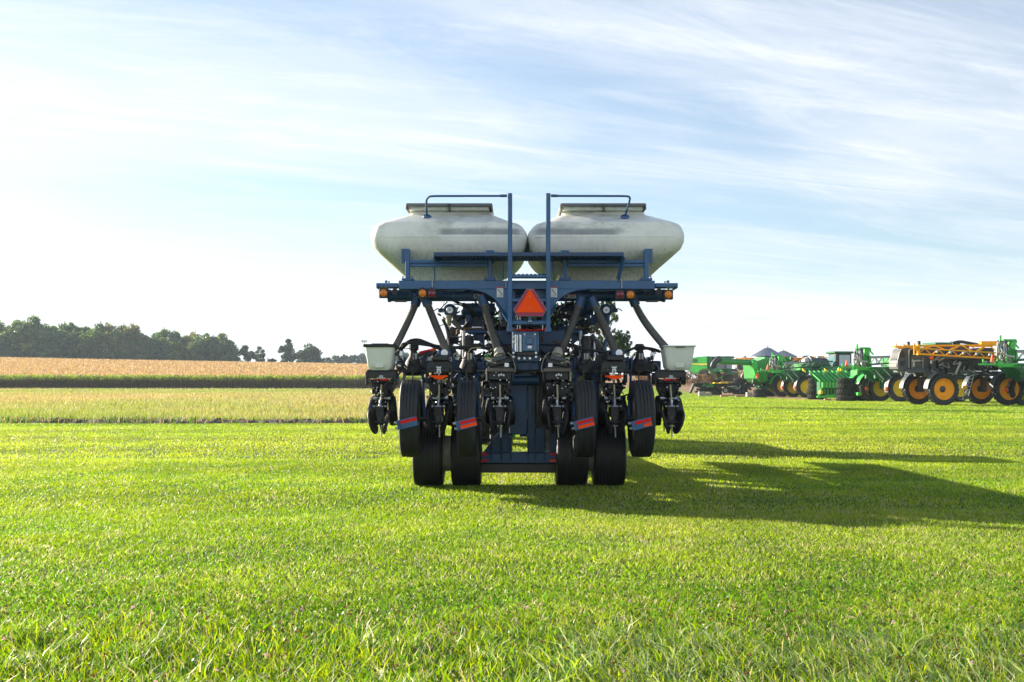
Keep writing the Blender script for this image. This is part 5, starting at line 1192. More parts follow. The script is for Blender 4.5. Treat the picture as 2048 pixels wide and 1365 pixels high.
# ---- dark grey self-propelled sprayer with orange booms
def orange_sprayer():
    v = VH(1885, 67, 8, 'sprayer', 'dark grey sprayer with orange lattice boom and orange wheels', 'sprayer', 'orange boomed sprayers'); o = v.o
    for px in (1885, 2015):
        for y in (0, 3.05):
            wheel(o, (v.X(px), y, 1.0), 1.0, .50, .66, 'rubber_wet', 'wheel_orange', (0, 1, 0), 'lug', n=36, hub_m='dark_grey', hub_r=.20, dish=.1)
            fender(o, (v.X(px), y, 1.0), 1.07, .5, 178, 112 if px < 1900 else 95, 'grille_grey' if px < 1900 and y == 0 else 'charcoal')
            mb = MB(); mb.box((v.X(px), y + (.45 if y == 0 else -.45), 1.35), (.34, .3, 1.1), None, 0, .04); mb.beam((v.X(px), y + (.5 if y == 0 else -.5), 1.85), (v.X(px) + .1, 1.5, 2.0), .3, .25); mb.build('wheel_leg', 'dark_grey', o)
    mb = MB()
    v.prism(mb, [(1800, 741), (1796, 738), (1795, 723), (1799, 708), (1803, 699), (1808, 697), (1820, 696), (1826, 705), (1826, 742)], .95, 2.05)
    v.box(mb, 1824, 706, 1857, 741, .75, 2.3, 0, .06); v.box(mb, 1815, 738, 1870, 746, .65, 2.5, 0, .05); v.prism(mb, [(1850, 738), (1870, 738), (1862, 752), (1853, 752)], .6, .9)
    v.box(mb, 1828, 728, 1858, 734, .66, .77); v.box(mb, 1855, 700, 1862, 740, .7, 2.3, 0, .05)
    bd = mb.build('body', 'charcoal', o)
    mb = MB(); v.prism(mb, [(1800, 716), (1803, 703), (1806, 702), (1810, 709), (1810, 716)], .93, .96); v.prism(mb, [(1800, 722), (1812, 722), (1807, 734), (1800, 732)], .93, .96); v.box(mb, 1826, 699, 1854, 712, .72, .9); mb.build('side_opening', 'decal_black', bd)
    mb = MB()
    for k in range(10):
        a_ = v.P(1802.6 - k * .74, 701 + k * 2.1, .95); mb.box((a_.x - .02, 1.5, a_.z), (.07, .85, .03), (0, -.3, 0))
    mb.build('grille', 'grille_grey', bd)
    mb = MB(); a_ = v.P(1795.5, 731, .95); mb.box((a_.x - .01, 1.5, a_.z), (.05, .95, .24), None, 0, .02); mb.build('lower_grille', 'grille_grey', bd)
    mb = MB(); mb.tube(crom([v.P(1818, 736, .6), v.P(1818, 703, .6), v.P(1822, 699, .62)], 4), .022, 6)
    for x in (1824, 1846): mb.cyl(v.P(x, 716, .64), v.P(x, 737, .64), .018, n=6)
    mb.cyl(v.P(1824, 722, .64), v.P(1846, 722, .64), .018, n=6); v.box(mb, 1826, 724, 1829.5, 734, .62, .64); mb.cyl(v.P(1801, 744, .3), v.P(1804, 752, .25), .02, n=6); mb.cyl(v.P(1812, 744, .3), v.P(1810, 752, .25), .02, n=6); mb.build('hand_rail', 'pale_grey', o)
    mb = MB()                                   # pale script on the side panel
    for k, (a, b) in enumerate([((1824.5, 723.5), (1826, 720)), ((1826, 720), (1827.2, 723.5)), ((1828, 723.5), (1828.5, 721)), ((1828.5, 721), (1830, 723.5)), ((1830.6, 723.5), (1831.6, 721)), ((1832.3, 721), (1833.3, 723.5)), ((1834.5, 720.5), (1836, 722.8)), ((1836, 722.8), (1837.8, 720.3)), ((1838, 723.3), (1840.5, 721.2))]):
        mb.beam(v.P(a[0], a[1], .735), v.P(b[0], b[1], .735), .02, .045)
    mb.build('lettering', 'white_wall', bd)
    mb = MB(); mb.lathe([(.001, -1.4), (.35, -1.38), (.62, -1.25), (.70, -.9), (.70, .9), (.62, 1.25), (.35, 1.38), (.001, 1.4)], (v.X(1916, .8), 1.45, v.Z(725)), (1, 0, 0), 26); v.box(mb, 1880, 714, 1955, 720, .5, 2.4, 1, .05); v.box(mb, 1938, 712, 2000, 742, .7, 2.2, 0, .1); tk = mb.build('liquid_tank', ['dark_grey', 'charcoal'], o)
    mb = MB(); mb.beam((v.X(1866), .9, 1.95), (v.X(2040), .9, 1.95), .25, .3); mb.beam((v.X(1866), 2.2, 1.95), (v.X(2040), 2.2, 1.95), .25, .3)
    for k in range(46): mb.box(v.P(rv.uniform(1858, 2030), rv.uniform(722, 750), rv.uniform(.4, .9)), (rv.uniform(.08, .4), .2, rv.uniform(.06, .3)), (0, rv.uniform(-.5, .5), 0), rv.choice([0, 0, 0, 1]), .02)
    for k in range(24): 
        c = v.P(rv.uniform(1860, 2030), rv.uniform(718, 750), .36); mb.tube(crom([c, c + V(rv.uniform(-.5, .5), -.05, rv.uniform(-.3, .3)), c + V(rv.uniform(-.8, .8), 0, rv.uniform(-.4, .1))], 4), .022, 5, mi=rv.choice([0, 2, 2]))
    for k in range(20): mb.box(v.P(rv.uniform(1945, 2030), rv.uniform(724, 748), .3), (.08, .05, .08), None, 2, .01)
    mb.build('chassis', ['dark_grey', 'charcoal', 'pale_grey'], o)
    mb = MB(); v.box(mb, 1920, 741, 1942, 751, .1, .8, 0, .03); v.box(mb, 1928, 748.3, 1934, 750.3, .085, .1, 1, 0); mb.build('tool_box', ['charcoal', 'white_wall'], o)
    mb = MB(); mb.beam(v.P(1921, 725, .3), v.P(1911, 749, .1), .05, .16); mb.build('strut', 'pale_grey', o)
    mb = MB(); v.box(mb, 1862, 718, 1872, 746, .4, .7, 0, .04); mb.cyl(v.P(1863, 713, .25), v.P(1863, 719, .25), .12, n=12, mi=1); v.box(mb, 1861.5, 721, 1864.5, 728, .2, .3, 2); mb.build('warning_beacon', ['dark_grey', 'cone_orange', 'white_wall'], o)
    lb = MB()
    for dx in (0, 7): lb.beam(v.P(1940 + dx, 752, .1), v.P(1930 + dx, 792, -.25), .035, .05)
    for k in range(5): lb.box(v.P(1941.5 - k * 2.1, 758 + k * 7.5, .03 - k * .07), (.32, .16, .04))
    lb.beam(v.P(1928, 789, -.25), v.P(1925, 800, -.3), .03, .05); lb.box(v.P(1928, 799, -.3), (.4, .2, .03)); lb.build('ladder', 'pale_grey', o)
    lamp(o, v.P(1929, 775, -.3), .12, 'wheel_orange')
    def boom(y, x0, x1, zt, zm, zb, tag_):
        mb = MB(); T0, T1 = v.P(x0, zt[0], y), v.P(x1, zt[1], y); M0, M1 = v.P(x0, zm[0], y - .25), v.P(x1, zm[1], y - .25); B0, B1 = v.P(x0, zb[0], y), v.P(x1, zb[1], y)
        mb.cyl(T0, T1, .055, n=10); mb.cyl(M0, M1, .045, n=10); mb.beam(B0, B1, .13, .11, 0, .03)
        N_ = 7
        for k in range(N_):
            a, b = k / N_, (k + .5) / N_; c = (k + 1) / N_
            mb.cyl(B0.lerp(B1, a), M0.lerp(M1, b), .03, n=6); mb.cyl(M0.lerp(M1, b), B0.lerp(B1, c), .03, n=6)
            if k % 2: mb.cyl(T0.lerp(T1, a), M0.lerp(M1, a - .10), .035, n=6); mb.cyl(T0.lerp(T1, a + .02), M0.lerp(M1, a - .08), .035, n=6); mb.cyl(T0.lerp(T1, a + .03), M0.lerp(M1, b + .08), .035, n=6)
        mb.box(B0.lerp(T0, .5) + V(-.05, -.1, 0), (.14, .3, (T0.z - B0.z) + .15), None, 0, .03); mb.box(B0.lerp(T0, .6) + V(-.2, -.1, .05), (.2, .25, .3), None, 0, .05); mb.cyl(B0 + V(-.3, -.1, -.05), T0 + V(-.3, -.1, .15), .05, n=8); mb.box(T0 + V(0, -.1, .14), (.16, .2, .3), None, 1, .03)
        for k in range(5): c = M0.lerp(M1, .2 + .14 * k); mb.cyl(c + V(0, -.1, -.05), c + V(0, .0, -.18), .09, n=8, mi=2)
        mb.build('boom', ['boom_orange', 'dark_grey', 'pale_grey'], o)
    boom(-.15, 1836, 2024, (692, 690), (697, 708), (708.5, 719.5), 0)
    boom(3.0, 1815, 1985, (693, 693), (697, 706), (703, 712), 1)
    mb = MB(); mb.beam(v.P(1795, 697, 1.6), v.P(1836, 692, 1.2), .14, .16); mb.beam(v.P(1960, 687, 1.0), v.P(2000, 687, 1.0), .3, .25); mb.cyl(v.P(1793, 694, .8), v.P(1793, 687, .8), .03, n=6); mb.box(v.P(1795, 694, .8), (.5, .4, .12), None, 0, .02)
    mb.build('boom_rest', ['boom_orange'], o)
    mb = MB(); v.box(mb, 1955, 696, 1990, 720, 1.0, 2.4, 0, .1); mb.tube(crom([v.P(1905, 687, 1.5), v.P(1920, 684, 1.5), v.P(1940, 687, 1.5), v.P(1956, 690, 1.5)], 5), .10, 8); v.box(mb, 1850, 690, 1940, 716, 1.2, 2.2, 0, .1); mb.cyl(v.P(1902, 683, 1.5), v.P(1902, 700, 1.5), .03, n=5)
    mb.build('hose_bundle', 'dark_grey', o)
    return v
os_ = orange_sprayer()
for px, d, lab in ((1513, 151, 'orange boomed sprayer far back between the green combines'), (1594, 153, 'orange boomed sprayer far back behind the black tank')):
    c = dup_tree(os_.o); x = (px - 1024) * d / F; c.location = (x, d, gz(x, d)); c['label'] = lab
# ---- green self-propelled sprayer, seen from its rear left
def green_sprayer():
    v = VH(1800, 80, 10, 'sprayer', 'middle green sprayer with white fenders, yellow wheels and a rear hose rack', 'sprayer', 'green sprayers'); o = v.o
    for X_ in (0, 4.7):
        for y in (0, 2.9):
            wheel(o, (X_, y, 1.0), 1.0, .48, .64, 'rubber_wet', 'wheel_yellow', (0, 1, 0), 'lug', n=32, hub_r=.26, dish=.1)
            if X_ == 0:
                fender(o, (X_, y, 1.0), 1.08, .5, 196, 128, 'grille_grey'); lamp(o, (X_ - 1.17, y - .1, .95), .15)
                fender(o, (X_, y, 1.0), 1.10, .5, 118, 60, 'charcoal')
    mb = MB()
    for y in (.75, 2.1): mb.beam((-1.6, y, 1.85), (5.2, y, 1.85), .2, .28)
    for X_ in (0, 4.7):
        for y in (.35, 2.55): mb.box((X_, y, 1.4), (.3, .25, 1.0), None, 0, .03)
    mb.prism([(-2.4, 2.55), (.6, 2.55), (.6, 2.3), (-.2, 1.5), (-.9, 1.45)], .55, .75); mb.prism([(-2.4, 2.55), (.6, 2.55), (.6, 2.3), (-.2, 1.5), (-.9, 1.45)], 2.1, 2.3)
    for k in range(26): mb.box((rv.uniform(-1.5, 1.5), rv.uniform(.3, .7), rv.uniform(1.5, 2.5)), (rv.uniform(.08, .4), .15, rv.uniform(.06, .3)), (0, rv.uniform(-.6, .6), 0), 0, .02)
    mb.build('chassis', 'dark_green', o)
    mb = MB(); mb.lathe([(.001, -1.35), (.30, -1.32), (.52, -1.18), (.62, -.95), (.62, -.80)], (1.5, 1.3, 3.15), (1, 0, 0), 24, mi=1); mb.lathe([(.62, -.80), (.62, 1.0), (.5, 1.25), (.001, 1.3)], (1.5, 1.3, 3.15), (1, 0, 0), 24, mi=0); mb.lathe([(.64, -.70), (.70, -.66), (.70, -.58), (.64, -.54)], (1.5, 1.3, 3.2), (1, 0, 0), 24, mi=1); mb.cyl((1.9, 1.3, 3.7), (1.9, 1.3, 3.92), .22, n=12, mi=1)
    mb.build('liquid_tank', ['charcoal', 'pale_grey'], o, smooth=30)
    mb = MB(); mb.box((.2, 1.4, 2.85), (1.0, 1.8, .7), None, 0, .06); mb.box((3.0, 1.3, 2.6), (2.6, 1.7, .7), None, 0, .08); mb.box((5.6, 1.4, 2.4), (1.4, 1.3, .8), None, 0, .15)
    mb.build('body', 'machine_green', o)
    mb = MB(); mb.box((4.1, 1.4, 3.45), (1.6, 1.7, 1.5), None, 0, .08); cb_ = mb.build('cab', 'dark_grey', o)
    mb = MB(); mb.box((4.1, 1.4, 4.27), (2.0, 2.0, .2), None, 0, .07); mb.build('roof', 'dark_green', cb_)
    mb = MB(); mb.box((4.15, .535, 3.5), (1.1, .03, 1.05), None, 0, .02); mb.box((3.285, 1.4, 3.5), (.03, 1.3, 1.0), None, 0, .02); mb.build('window', 'glass_sky', cb_)
    # rear rack with nozzle bodies and hoses
    mb = MB()
    for px in (1712, 1723): 
        for k in range(30): mb.box(v.P(px + rv.uniform(-4, 4), rv.uniform(698, 733), rv.uniform(.2, .9)), (rv.uniform(.05, .2), .12, rv.uniform(.05, .2)), (rv.uniform(-.6, .6), rv.uniform(-.6, .6), 0), rv.choice([0, 0, 1, 2]), .015)
        for k in range(7): mb.tube(crom([v.P(px + rv.uniform(-4, 4), rv.uniform(698, 705), .3), v.P(px + rv.uniform(-6, 6), 716, .1), v.P(px + rv.uniform(-4, 10), 727, .15), v.P(px + rv.uniform(-4, 14), 736, .3)], 5), .03, 6, mi=rv.choice([0, 0, 1]))
    mb.tube(crom([v.P(1714, 716, .0), v.P(1722, 722, -.05), v.P(1735, 724, 0)], 6), .07, 8, mi=1)
    mb.build('hose_rack', ['grey_plastic', 'pale_grey', 'dark_grey'], o)
    mb = MB()
    mb.beam(v.P(1714, 689, .5), v.P(1714, 735, .5), .10, .10); v.box(mb, 1721, 695, 1741, 698, .3, .9); v.box(mb, 1734, 696, 1740, 712, .4, .9, 0, .03); v.box(mb, 1726, 708, 1736, 735, .6, .8, 0, .03); v.prism(mb, [(1737, 737), (1744, 737), (1742, 712), (1738, 712)], .35, .55); v.box(mb, 1738, 697, 1743, 702, .5, 1.6); mb.beam(v.P(1740, 702, 1.0), v.P(1747, 710, 1.0), .08, .08)
    mb.beam(v.P(1677, 736, .3), v.P(1742, 736, .3), .12, .11); mb.beam(v.P(1700, 736, 1.9), v.P(1742, 736, 1.9), .12, .11)
    for px in (1685, 1702, 1709, 1716, 1725, 1733): mb.box(v.P(px, 732, .3), (.09, .09, .30), None, 0, .01)
    v.box(mb, 1709, 731, 1718, 739, .1, .5, 0, .04); mb.box(v.P(1730, 739, .4), (1.2, .4, .14), None, 0, .02)
    mb.build('rear_frame', 'bright_green', o)
    mb = MB()
    for k in range(24): mb.cyl(v.P(1688 + k * 2.2, 733.5, .25), v.P(1688 + k * 2.2, 731, .22), .035, n=6, mi=rv.choice([0, 1]))
    mb.build('nozzles', ['pale_grey', 'dark_grey'], o)
    for y, lab in ((-.1, 0), (2.9, 1)):
        mb = MB(); a, b = v.P(1736, 715, y), v.P(1868, 711, y); mb.cyl(a, b, .07, n=8); a2, b2 = a + V(0, .3, -.55), b + V(0, .3, -.35); mb.cyl(a2, b2, .06, n=8); mb.cyl(a + V(0, 0, -.85), b + V(0, 0, -.6), .05, n=8)
        for k in range(9): mb.cyl(a.lerp(b, k / 9), a2.lerp(b2, (k + .5) / 9), .03, n=6); mb.cyl(a2.lerp(b2, (k + .5) / 9), a.lerp(b, (k + 1) / 9), .03, n=6)
        mb.build('boom', 'dark_green', o)
        mb = MB()
        for k in range(26): c = a.lerp(b, .02 + k * .018); mb.cyl(c + V(0, -.08, .02), c + V(0, -.1, -.10), .04, n=6)
        mb.build('nozzles', 'pale_grey', o)
    mb = MB(); mb.beam(v.P(1752, 718, .0), v.P(1766, 732, .1), .04, .06); mb.beam(v.P(1764, 735, .1), v.P(1780, 752, .0), .04, .06); mb.beam(v.P(1750, 740, .1), v.P(1768, 760, .0), .03, .05); mb.box(v.P(1768, 732, .05), (.5, .06, .1)); mb.build('struts', 'pale_grey', o)
    return v
gs = green_sprayer()
gcopies = []
for px, d, lab in ((1612, 103, 'leftmost and farthest green sprayer, black tank with white end'), (2106, 65, 'nearest green sprayer, cut off by the right edge of the photo')):
    c = dup_tree(gs.o); x = (px - 1024) * d / F; c.location = (x, d, gz(x, d)); c['label'] = lab; gcopies.append(c)
# ---- traffic cones on the rear bars
def cone(loc, s_, lab):
    mb = MB(); mb.lathe([(.001, .75), (.035, .75), (.045, .72), (.17, .05), (.18, .04)], (0, 0, 0), (0, 0, 1), 18); mb.box((0, 0, .02), (.42, .42, .04), None, 0, .01)
    t = mb.build('traffic_cone', 'cone_orange', None, loc); t.scale = (s_,) * 3; tag(t, lab, 'traffic cone', 'traffic cones on the sprayer bars')
def on_bar(o, px, py):
    p = Vector((gs.X(px, .3), .3, gs.Z(py))); return Matrix.Rotation(gs.t, 4, 'Z') @ p + o.location
cone(on_bar(gs.o, 1693, 734), .62, 'orange cone on the bar of the middle green sprayer'); cone(on_bar(gcopies[0], 1702, 734), .75, 'orange cone on the bar of the farthest green sprayer'); cone(on_bar(gcopies[1], 1700, 734), .68, 'orange cone on the bar of the nearest green sprayer')
# ---- green combine with folded auger, in the middle of the row
v = VH(1563, 109, 12, 'combine_harvester', 'green combine harvester with long folded auger and big yellow wheel', 'combine'); o = v.o
for y in (0, 2.4): wheel(o, (0, y, 1.08), 1.10, .66, .60, 'rubber', 'wheel_yellow', (0, 1, 0), 'lug', n=32, hub_r=.2, dish=.1); fender(o, (0, y, 1.08), 1.20, .7, 172, 70, 'machine_green')
mb = MB(); v.prism(mb, [(1506, 722), (1514, 723), (1524, 719), (1535, 716), (1535, 762), (1519, 765), (1509, 757)], .4, 2.9); v.prism(mb, [(1505, 723), (1514, 723.5), (1516, 739), (1510, 739.5), (1507, 737)], .2, .42, 1); v.prism(mb, [(1508, 741), (1516, 740), (1520, 764), (1512, 757)], .2, .42, 1)  # bright green left panels paint in the sunlight on the hood
v.box(mb, 1530, 715, 1585, 744, .5, 2.8, 0, .08); v.box(mb, 1529, 714.5, 1531.5, 744, .45, 2.8, 1, .01); v.box(mb, 1531, 741, 1580, 746, .35, .6, 0); v.box(mb, 1545, 745, 1600, 757, .8, 2.6, 2, .05)
mb.build('body', ['machine_green', 'bright_green', 'dark_green'], o)
mb = MB(); v.box(mb, 1533, 742.3, 1552, 743.8, .33, .36); mb.build('stripe', 'stripe_yellow', o)
mb = MB(); a, b = v.P(1438, 722.5, 1.2), v.P(1560, 729, 1.2); mb.cyl(a, b, .29, n=20); ag = mb.build('auger', 'machine_green', o)
mb = MB(); q = crom([v.P(1441, 719, 1.2), v.P(1434, 721, 1.2), v.P(1427, 727, 1.2), v.P(1422.5, 735, 1.2)], 5); mb.tube(q, [.34, .36, .36, .35, .34, .33, .31, .29, .27, .25, .24, .22, .20, .18, .16, .15][:len(q)], 12); mb.build('spout', 'grey_plastic', ag)
mb = MB()
for k in range(5): mb.box(v.P(1572 + k * 1.2, 752 + k * 3.7, -.5), (.5, .3, .07))
for dx in (-.27, .27): mb.beam(v.P(1572, 750, -.5) + V(dx, 0, 0), v.P(1577, 769, -.5) + V(dx, 0, 0), .05, .06)
mb.build('ladder', 'pale_green', o)
mb = MB()
for k in range(40): mb.box(v.P(rv.uniform(1508, 1560), rv.uniform(760, 776), rv.uniform(.5, 1.5)), (rv.uniform(.1, .6), .2, rv.uniform(.06, .3)), (0, rv.uniform(-.6, .6), 0), rv.choice([0, 0, 1]), .02)
mb.beam(v.P(1505, 762, .6), v.P(1600, 762, .6), .2, .3); mb.beam(v.P(1530, 768, 2.4), v.P(1600, 768, 2.4), .2, .3); wheel(o, (v.X(1522, 2.4), 2.4, .6), .6, .4, .35, 'rubber', 'wheel_yellow', (0, 1, 0), 'lug', n=24)
mb.build('chassis', ['dark_green', 'dark_grey'], o)
lamp(o, v.P(1514, 750, .15), .16); lamp(o, v.P(1514, 755, .15), .14); lamp(o, v.P(1568, 773, -.6), .15); lamp(o, v.P(1575, 776, -.6), .16); lamp(o, v.P(1588, 746, -.2), .24)
mb = MB()
for k in range(30): mb.box(v.P(rv.uniform(1562, 1596), rv.uniform(714, 745), rv.uniform(-.1, .4)), (rv.uniform(.05, .4), .15, rv.uniform(.05, .3)), (0, rv.uniform(-.8, .8), 0), rv.choice([0, 1, 2, 3]), .02)
mb.build('side_fittings', ['machine_green', 'bright_green', 'grey_plastic', 'pale_grey'], o)
# ---- combine at the far left of the row
v = VH(1408, 160, -42, 'combine_harvester', 'green combine harvester with yellow stripe, next to the right seed box', 'combine'); o = v.o
for px, y in ((1408, 0), (1408, 3.2)): wheel(o, (v.X(px), y, .92), .95, .7, .45, 'rubber_dusty', 'wheel_yellow', (0, 1, 0), 'lug', n=28, hub_r=.2)
for y in (.2, 2.8): wheel(o, (-5.2, y, .65), .65, .45, .35, 'rubber_dusty', 'wheel_yellow', (0, 1, 0), 'lug', n=24)
mb = MB(); v.prism(mb, [(1350, 718), (1377, 717), (1396, 714), (1414, 713), (1414, 738), (1407, 738), (1399, 741), (1392, 750), (1384, 744), (1376, 740), (1350, 740)], .2, 3.0); v.prism(mb, [(1414, 713), (1424, 714), (1424, 735), (1414, 738)], .4, 2.8, 1); v.prism(mb, [(1376, 740), (1384, 744), (1392, 750), (1399, 741), (1397, 744), (1393, 753), (1383, 747), (1376, 743)], .15, .2, 2)
bd = mb.build('body', ['bright_green', 'dark_green', 'pale_green'], o)
mb = MB(); v.prism(mb, [(1352, 726.5), (1377, 727), (1395, 727.5), (1414, 727.5), (1414, 730.5), (1403, 731), (1393, 729.5), (1377, 729), (1352, 728.5)], .17, .2); mb.build('stripe', 'stripe_yellow', bd)
mb = MB()
for k in range(3): v.box(mb, 1379, 718 + k * 2.6, 1394, 719.6 + k * 2.6, .17, .21, 0, .0)
mb.build('vent', 'dark_green', bd)
mb = MB(); mb.box((v.X(1441, .6), 1.6, v.Z(728)), (1.7, 1.9, 1.7), None, 0, .15); cb_ = mb.build('cab', 'glass_dark', o)
mb = MB(); mb.box((v.X(1441, .6), 1.6, v.Z(715.5)), (2.2, 2.3, .3), None, 0, .1); mb.build('roof', 'dark_green', cb_)
mb = MB(); mb.box((v.X(1436, .2), 1.6, v.Z(741)), (2.8, 2.6, .5), None, 0, .05); mb.box((v.X(1452, .2), 1.6, v.Z(744)), (1.2, 2.2, .9), None, 0, .08); mb.box((v.X(1452, .2) + .62, 1.5, v.Z(741.5)), (.04, 1.6, .18), None, 1); mb.box((v.X(1452, .2) + .62, 1.5, v.Z(744.5)), (.04, 1.6, .12), None, 2); mb.beam((v.X(1420), -.2, v.Z(742)), (v.X(1438), -.4, v.Z(760)), .2, .25); mb.box((v.X(1450), 1.6, v.Z(757)), (1.6, 1.8, .9), None, 3, .1)
for k in range(14): mb.box((v.X(rv.uniform(1415, 1450), 0), rv.uniform(-.1, .6), v.Z(rv.uniform(738, 758))), (rv.uniform(.2, .8), .3, rv.uniform(.1, .4)), (0, rv.uniform(-.5, .5), 0), rv.choice([0, 3, 4]), .03)
mb.build('feeder_house', ['dark_green', 'decal_black', 'pale_grey', 'black_paint', 'bright_green'], o)
# ---- tractor with paired tyres, mostly hidden
v = VH(1741, 83, 11, 'tractor', 'green tractor with paired tall tyres under green fenders, mostly hidden', 'tractor'); o = v.o
for y in (0, 1.35): wheel(o, (0, y, 1.0), 1.02, .55, .6, 'rubber_dusty', 'wheel_yellow', (0, 1, 0), 'lug', n=32); fender(o, (0, y, 1.0), 1.14, .6, 165, 100, 'bright_green')
mb = MB(); mb.box((1.8, 1.5, 1.6), (3.6, 1.1, .8), None, 0, .1); mb.box((.3, 1.6, 2.0), (1.6, 1.2, .8), None, 0, .08); mb.build('body', 'machine_green', o)
mb = MB(); mb.box((-1.0, -.1, .55), (.3, .3, .25), None, 0, .03); mb.box((-1.05, 1.3, .5), (.3, .3, .3), None, 0, .03); mb.box((-.95, .6, .62), (.12, 1.6, .1), None, 0, .02); mb.build('scraper', 'bright_green', o)
for y in (1.5,): wheel(o, (3.4, y, .75), .75, .45, .45, 'rubber_dusty', 'wheel_yellow', (0, 1, 0), 'lug', n=24)
# ---- maize headers laid across the yard
def header(px0, d, lab, n=9):
    v = VH(px0, d, 0, 'maize_header', lab, 'harvester header', 'maize headers'); o = v.o; P = lambda px, py, y: v.P(px0 + px, py, y)
    mb = MB()
    # sloping hoods between the snouts
    mb.add([P(0, 742, 1.8), P(72, 742, 1.8), P(95, 763, .3), P(23, 763, .3), P(0, 744, 1.9), P(72, 744, 1.9), P(95, 765, .4), P(23, 765, .4)], [(0, 1, 2, 3), (4, 7, 6, 5), (0, 4, 5, 1), (3, 2, 6, 7), (0, 3, 7, 4), (1, 5, 6, 2)])
    mb.add([P(-1, 742, 2.0), P(84, 742, 2.0), P(84, 775, 2.0), P(18, 775, 2.0), P(-1, 742, 2.2), P(84, 742, 2.2), P(84, 775, 2.2), P(18, 775, 2.2)], [(0, 1, 2, 3), (4, 7, 6, 5), (0, 4, 5, 1), (3, 2, 6, 7), (0, 3, 7, 4), (1, 5, 6, 2)])
    mb.build('hood', 'machine_green', o)
    for i in range(n):
        mb = MB(); x = i * 72 / (n - 1); a, b = P(x, 742, 1.75), P(x + 23, 763, .2); mb.beam(a, b, .09, .12, 0, .03, up=(0, -1, .5)); mb.build('snout', 'bright_green', o)
    for i in (0, 5, 8): mb = MB(); x = i * 72 / (n - 1); mb.prism([(P(x - 3, 0, 0).x, v.Z(737)), (P(x + 3, 0, 0).x, v.Z(741)), (P(x + 4, 0, 0).x, v.Z(745)), (P(x - 1, 0, 0).x, v.Z(742))], 1.5, 1.75); mb.build('snout_tip', 'stripe_yellow', o)
    mb = MB()
    for i in range(6): 
        c0, c1 = P(28.5 + i * 6.6, 763.5, .45), P(28.5 + i * 6.6, 776, .45); mb.cyl(c0, c1, .125, n=12)
    mb.build('rollers', 'pale_green_bright', o)
    mb = MB(); v.box(mb, px0 + 22, 763, px0 + 68, 790, .6, 1.6, 0, .05)
    for i in range(7): v.box(mb, px0 + 24 + i * 6.4, 778, px0 + 27 + i * 6.4, 788, .35, .6, 1, .02); mb.box(P(25.5 + i * 6.4, 783, .3), (.14, .1, .12), (0, .6, 0), 1, .02)
    mb.build('row_frame', ['dark_green', 'machine_green'], o)
    mb = MB(); v.box(mb, px0 + 17, 792, px0 + 66, 796, .1, .4, 0, .03); mb.beam(P(19, 797, .2), P(26, 775, .2), .10, .14, 0, .02); mb.beam(P(30, 793, .2), P(60, 788, .3), .08, .1, 0, .02); mb.build('stand', 'bright_green', o)
    lamp(o, P(23, 785, .05), .18, 'stripe_yellow')
mat('pale_green_bright', (0.10, 0.50, 0.10), 0.4, 0, .1, 3)
header(1618, 89, 'green maize header with slanted snouts beside the tall tyre stack'); header(1694, 96, 'second green maize header, partly behind the tall tyre stack')
# ---- tyres without rims, stacked flat
def tyre_mesh(Rt, Wd):
    root = bpy.data.objects.new('tmp', None); COL.objects.link(root)
    w = wheel(root, (0, 0, 0), Rt, Wd, Rt * .62, 'rubber_dusty', 'rubber', (0, 0, 1), 'lug', n=36, scale_lug=1.5)
    me = [c for c in w.children if c.name.startswith('tyre')][0].data
    for c in list(w.children): bpy.data.objects.remove(c)
    bpy.data.objects.remove(w); bpy.data.objects.remove(root); return me
T1, T2 = tyre_mesh(.80, .44), tyre_mesh(.66, .36)
def stack(px, d, zs, me, h, labs, grp, lean=0):
    x = (px - 1024) * d / F; z = gz(x, d)
    for i, lab in enumerate(labs):
        o = bpy.data.objects.new('tyre', me); COL.objects.link(o); o.location = (x + rv.uniform(-.04, .04) + lean * i, d + rv.uniform(-.04, .04), z + h * (i + .5)); o.rotation_euler = (0, 0, rv.uniform(0, 6)); s_ = zs[i]; o.scale = (s_, s_, 1); tag(o, lab, 'tyre', grp)
stack(1694, 84, (1.03, 1.0, .93, .92), T1, .44, ['bottom tyre of the tall stack between the two green headers', 'second tyre up in the tall stack between the green headers', 'third tyre up in the tall stack between the green headers', 'topmost tyre of the tall stack between the green headers'], 'tyres in the tall stack')
stack(1633, 92.6, (1.0, 1.0, .9, .9), T1, .44, ['bottom tyre of the stack half hidden by the left header', 'second tyre of the stack half hidden by the left header', 'third tyre of the stack half hidden by the left header', 'top tyre of the stack half hidden by the left header'], 'tyres in the half hidden stack')
stack(1521, 104, (1.02, 1.0), T2, .38, ['lower tyre of the low pair under the combine', 'upper tyre of the low pair under the combine'], 'tyres in the low pair')
stack(1480, 122, (1.1, 1.1, 1.05, 1.0), T1, .44, ['lowest tyre of the dark stack beside the low pair', 'second tyre of the dark stack beside the low pair', 'third tyre of the dark stack beside the low pair', 'top tyre of the dark stack beside the low pair'], 'tyres in the dark stack')
stack(1432, 120, (1, 1, .98), T2, .38, ['lowest tyre of the small stack below the yellow hoppers', 'middle tyre of the small stack below the yellow hoppers', 'top tyre of the small stack below the yellow hoppers'], 'tyres in the small stack')
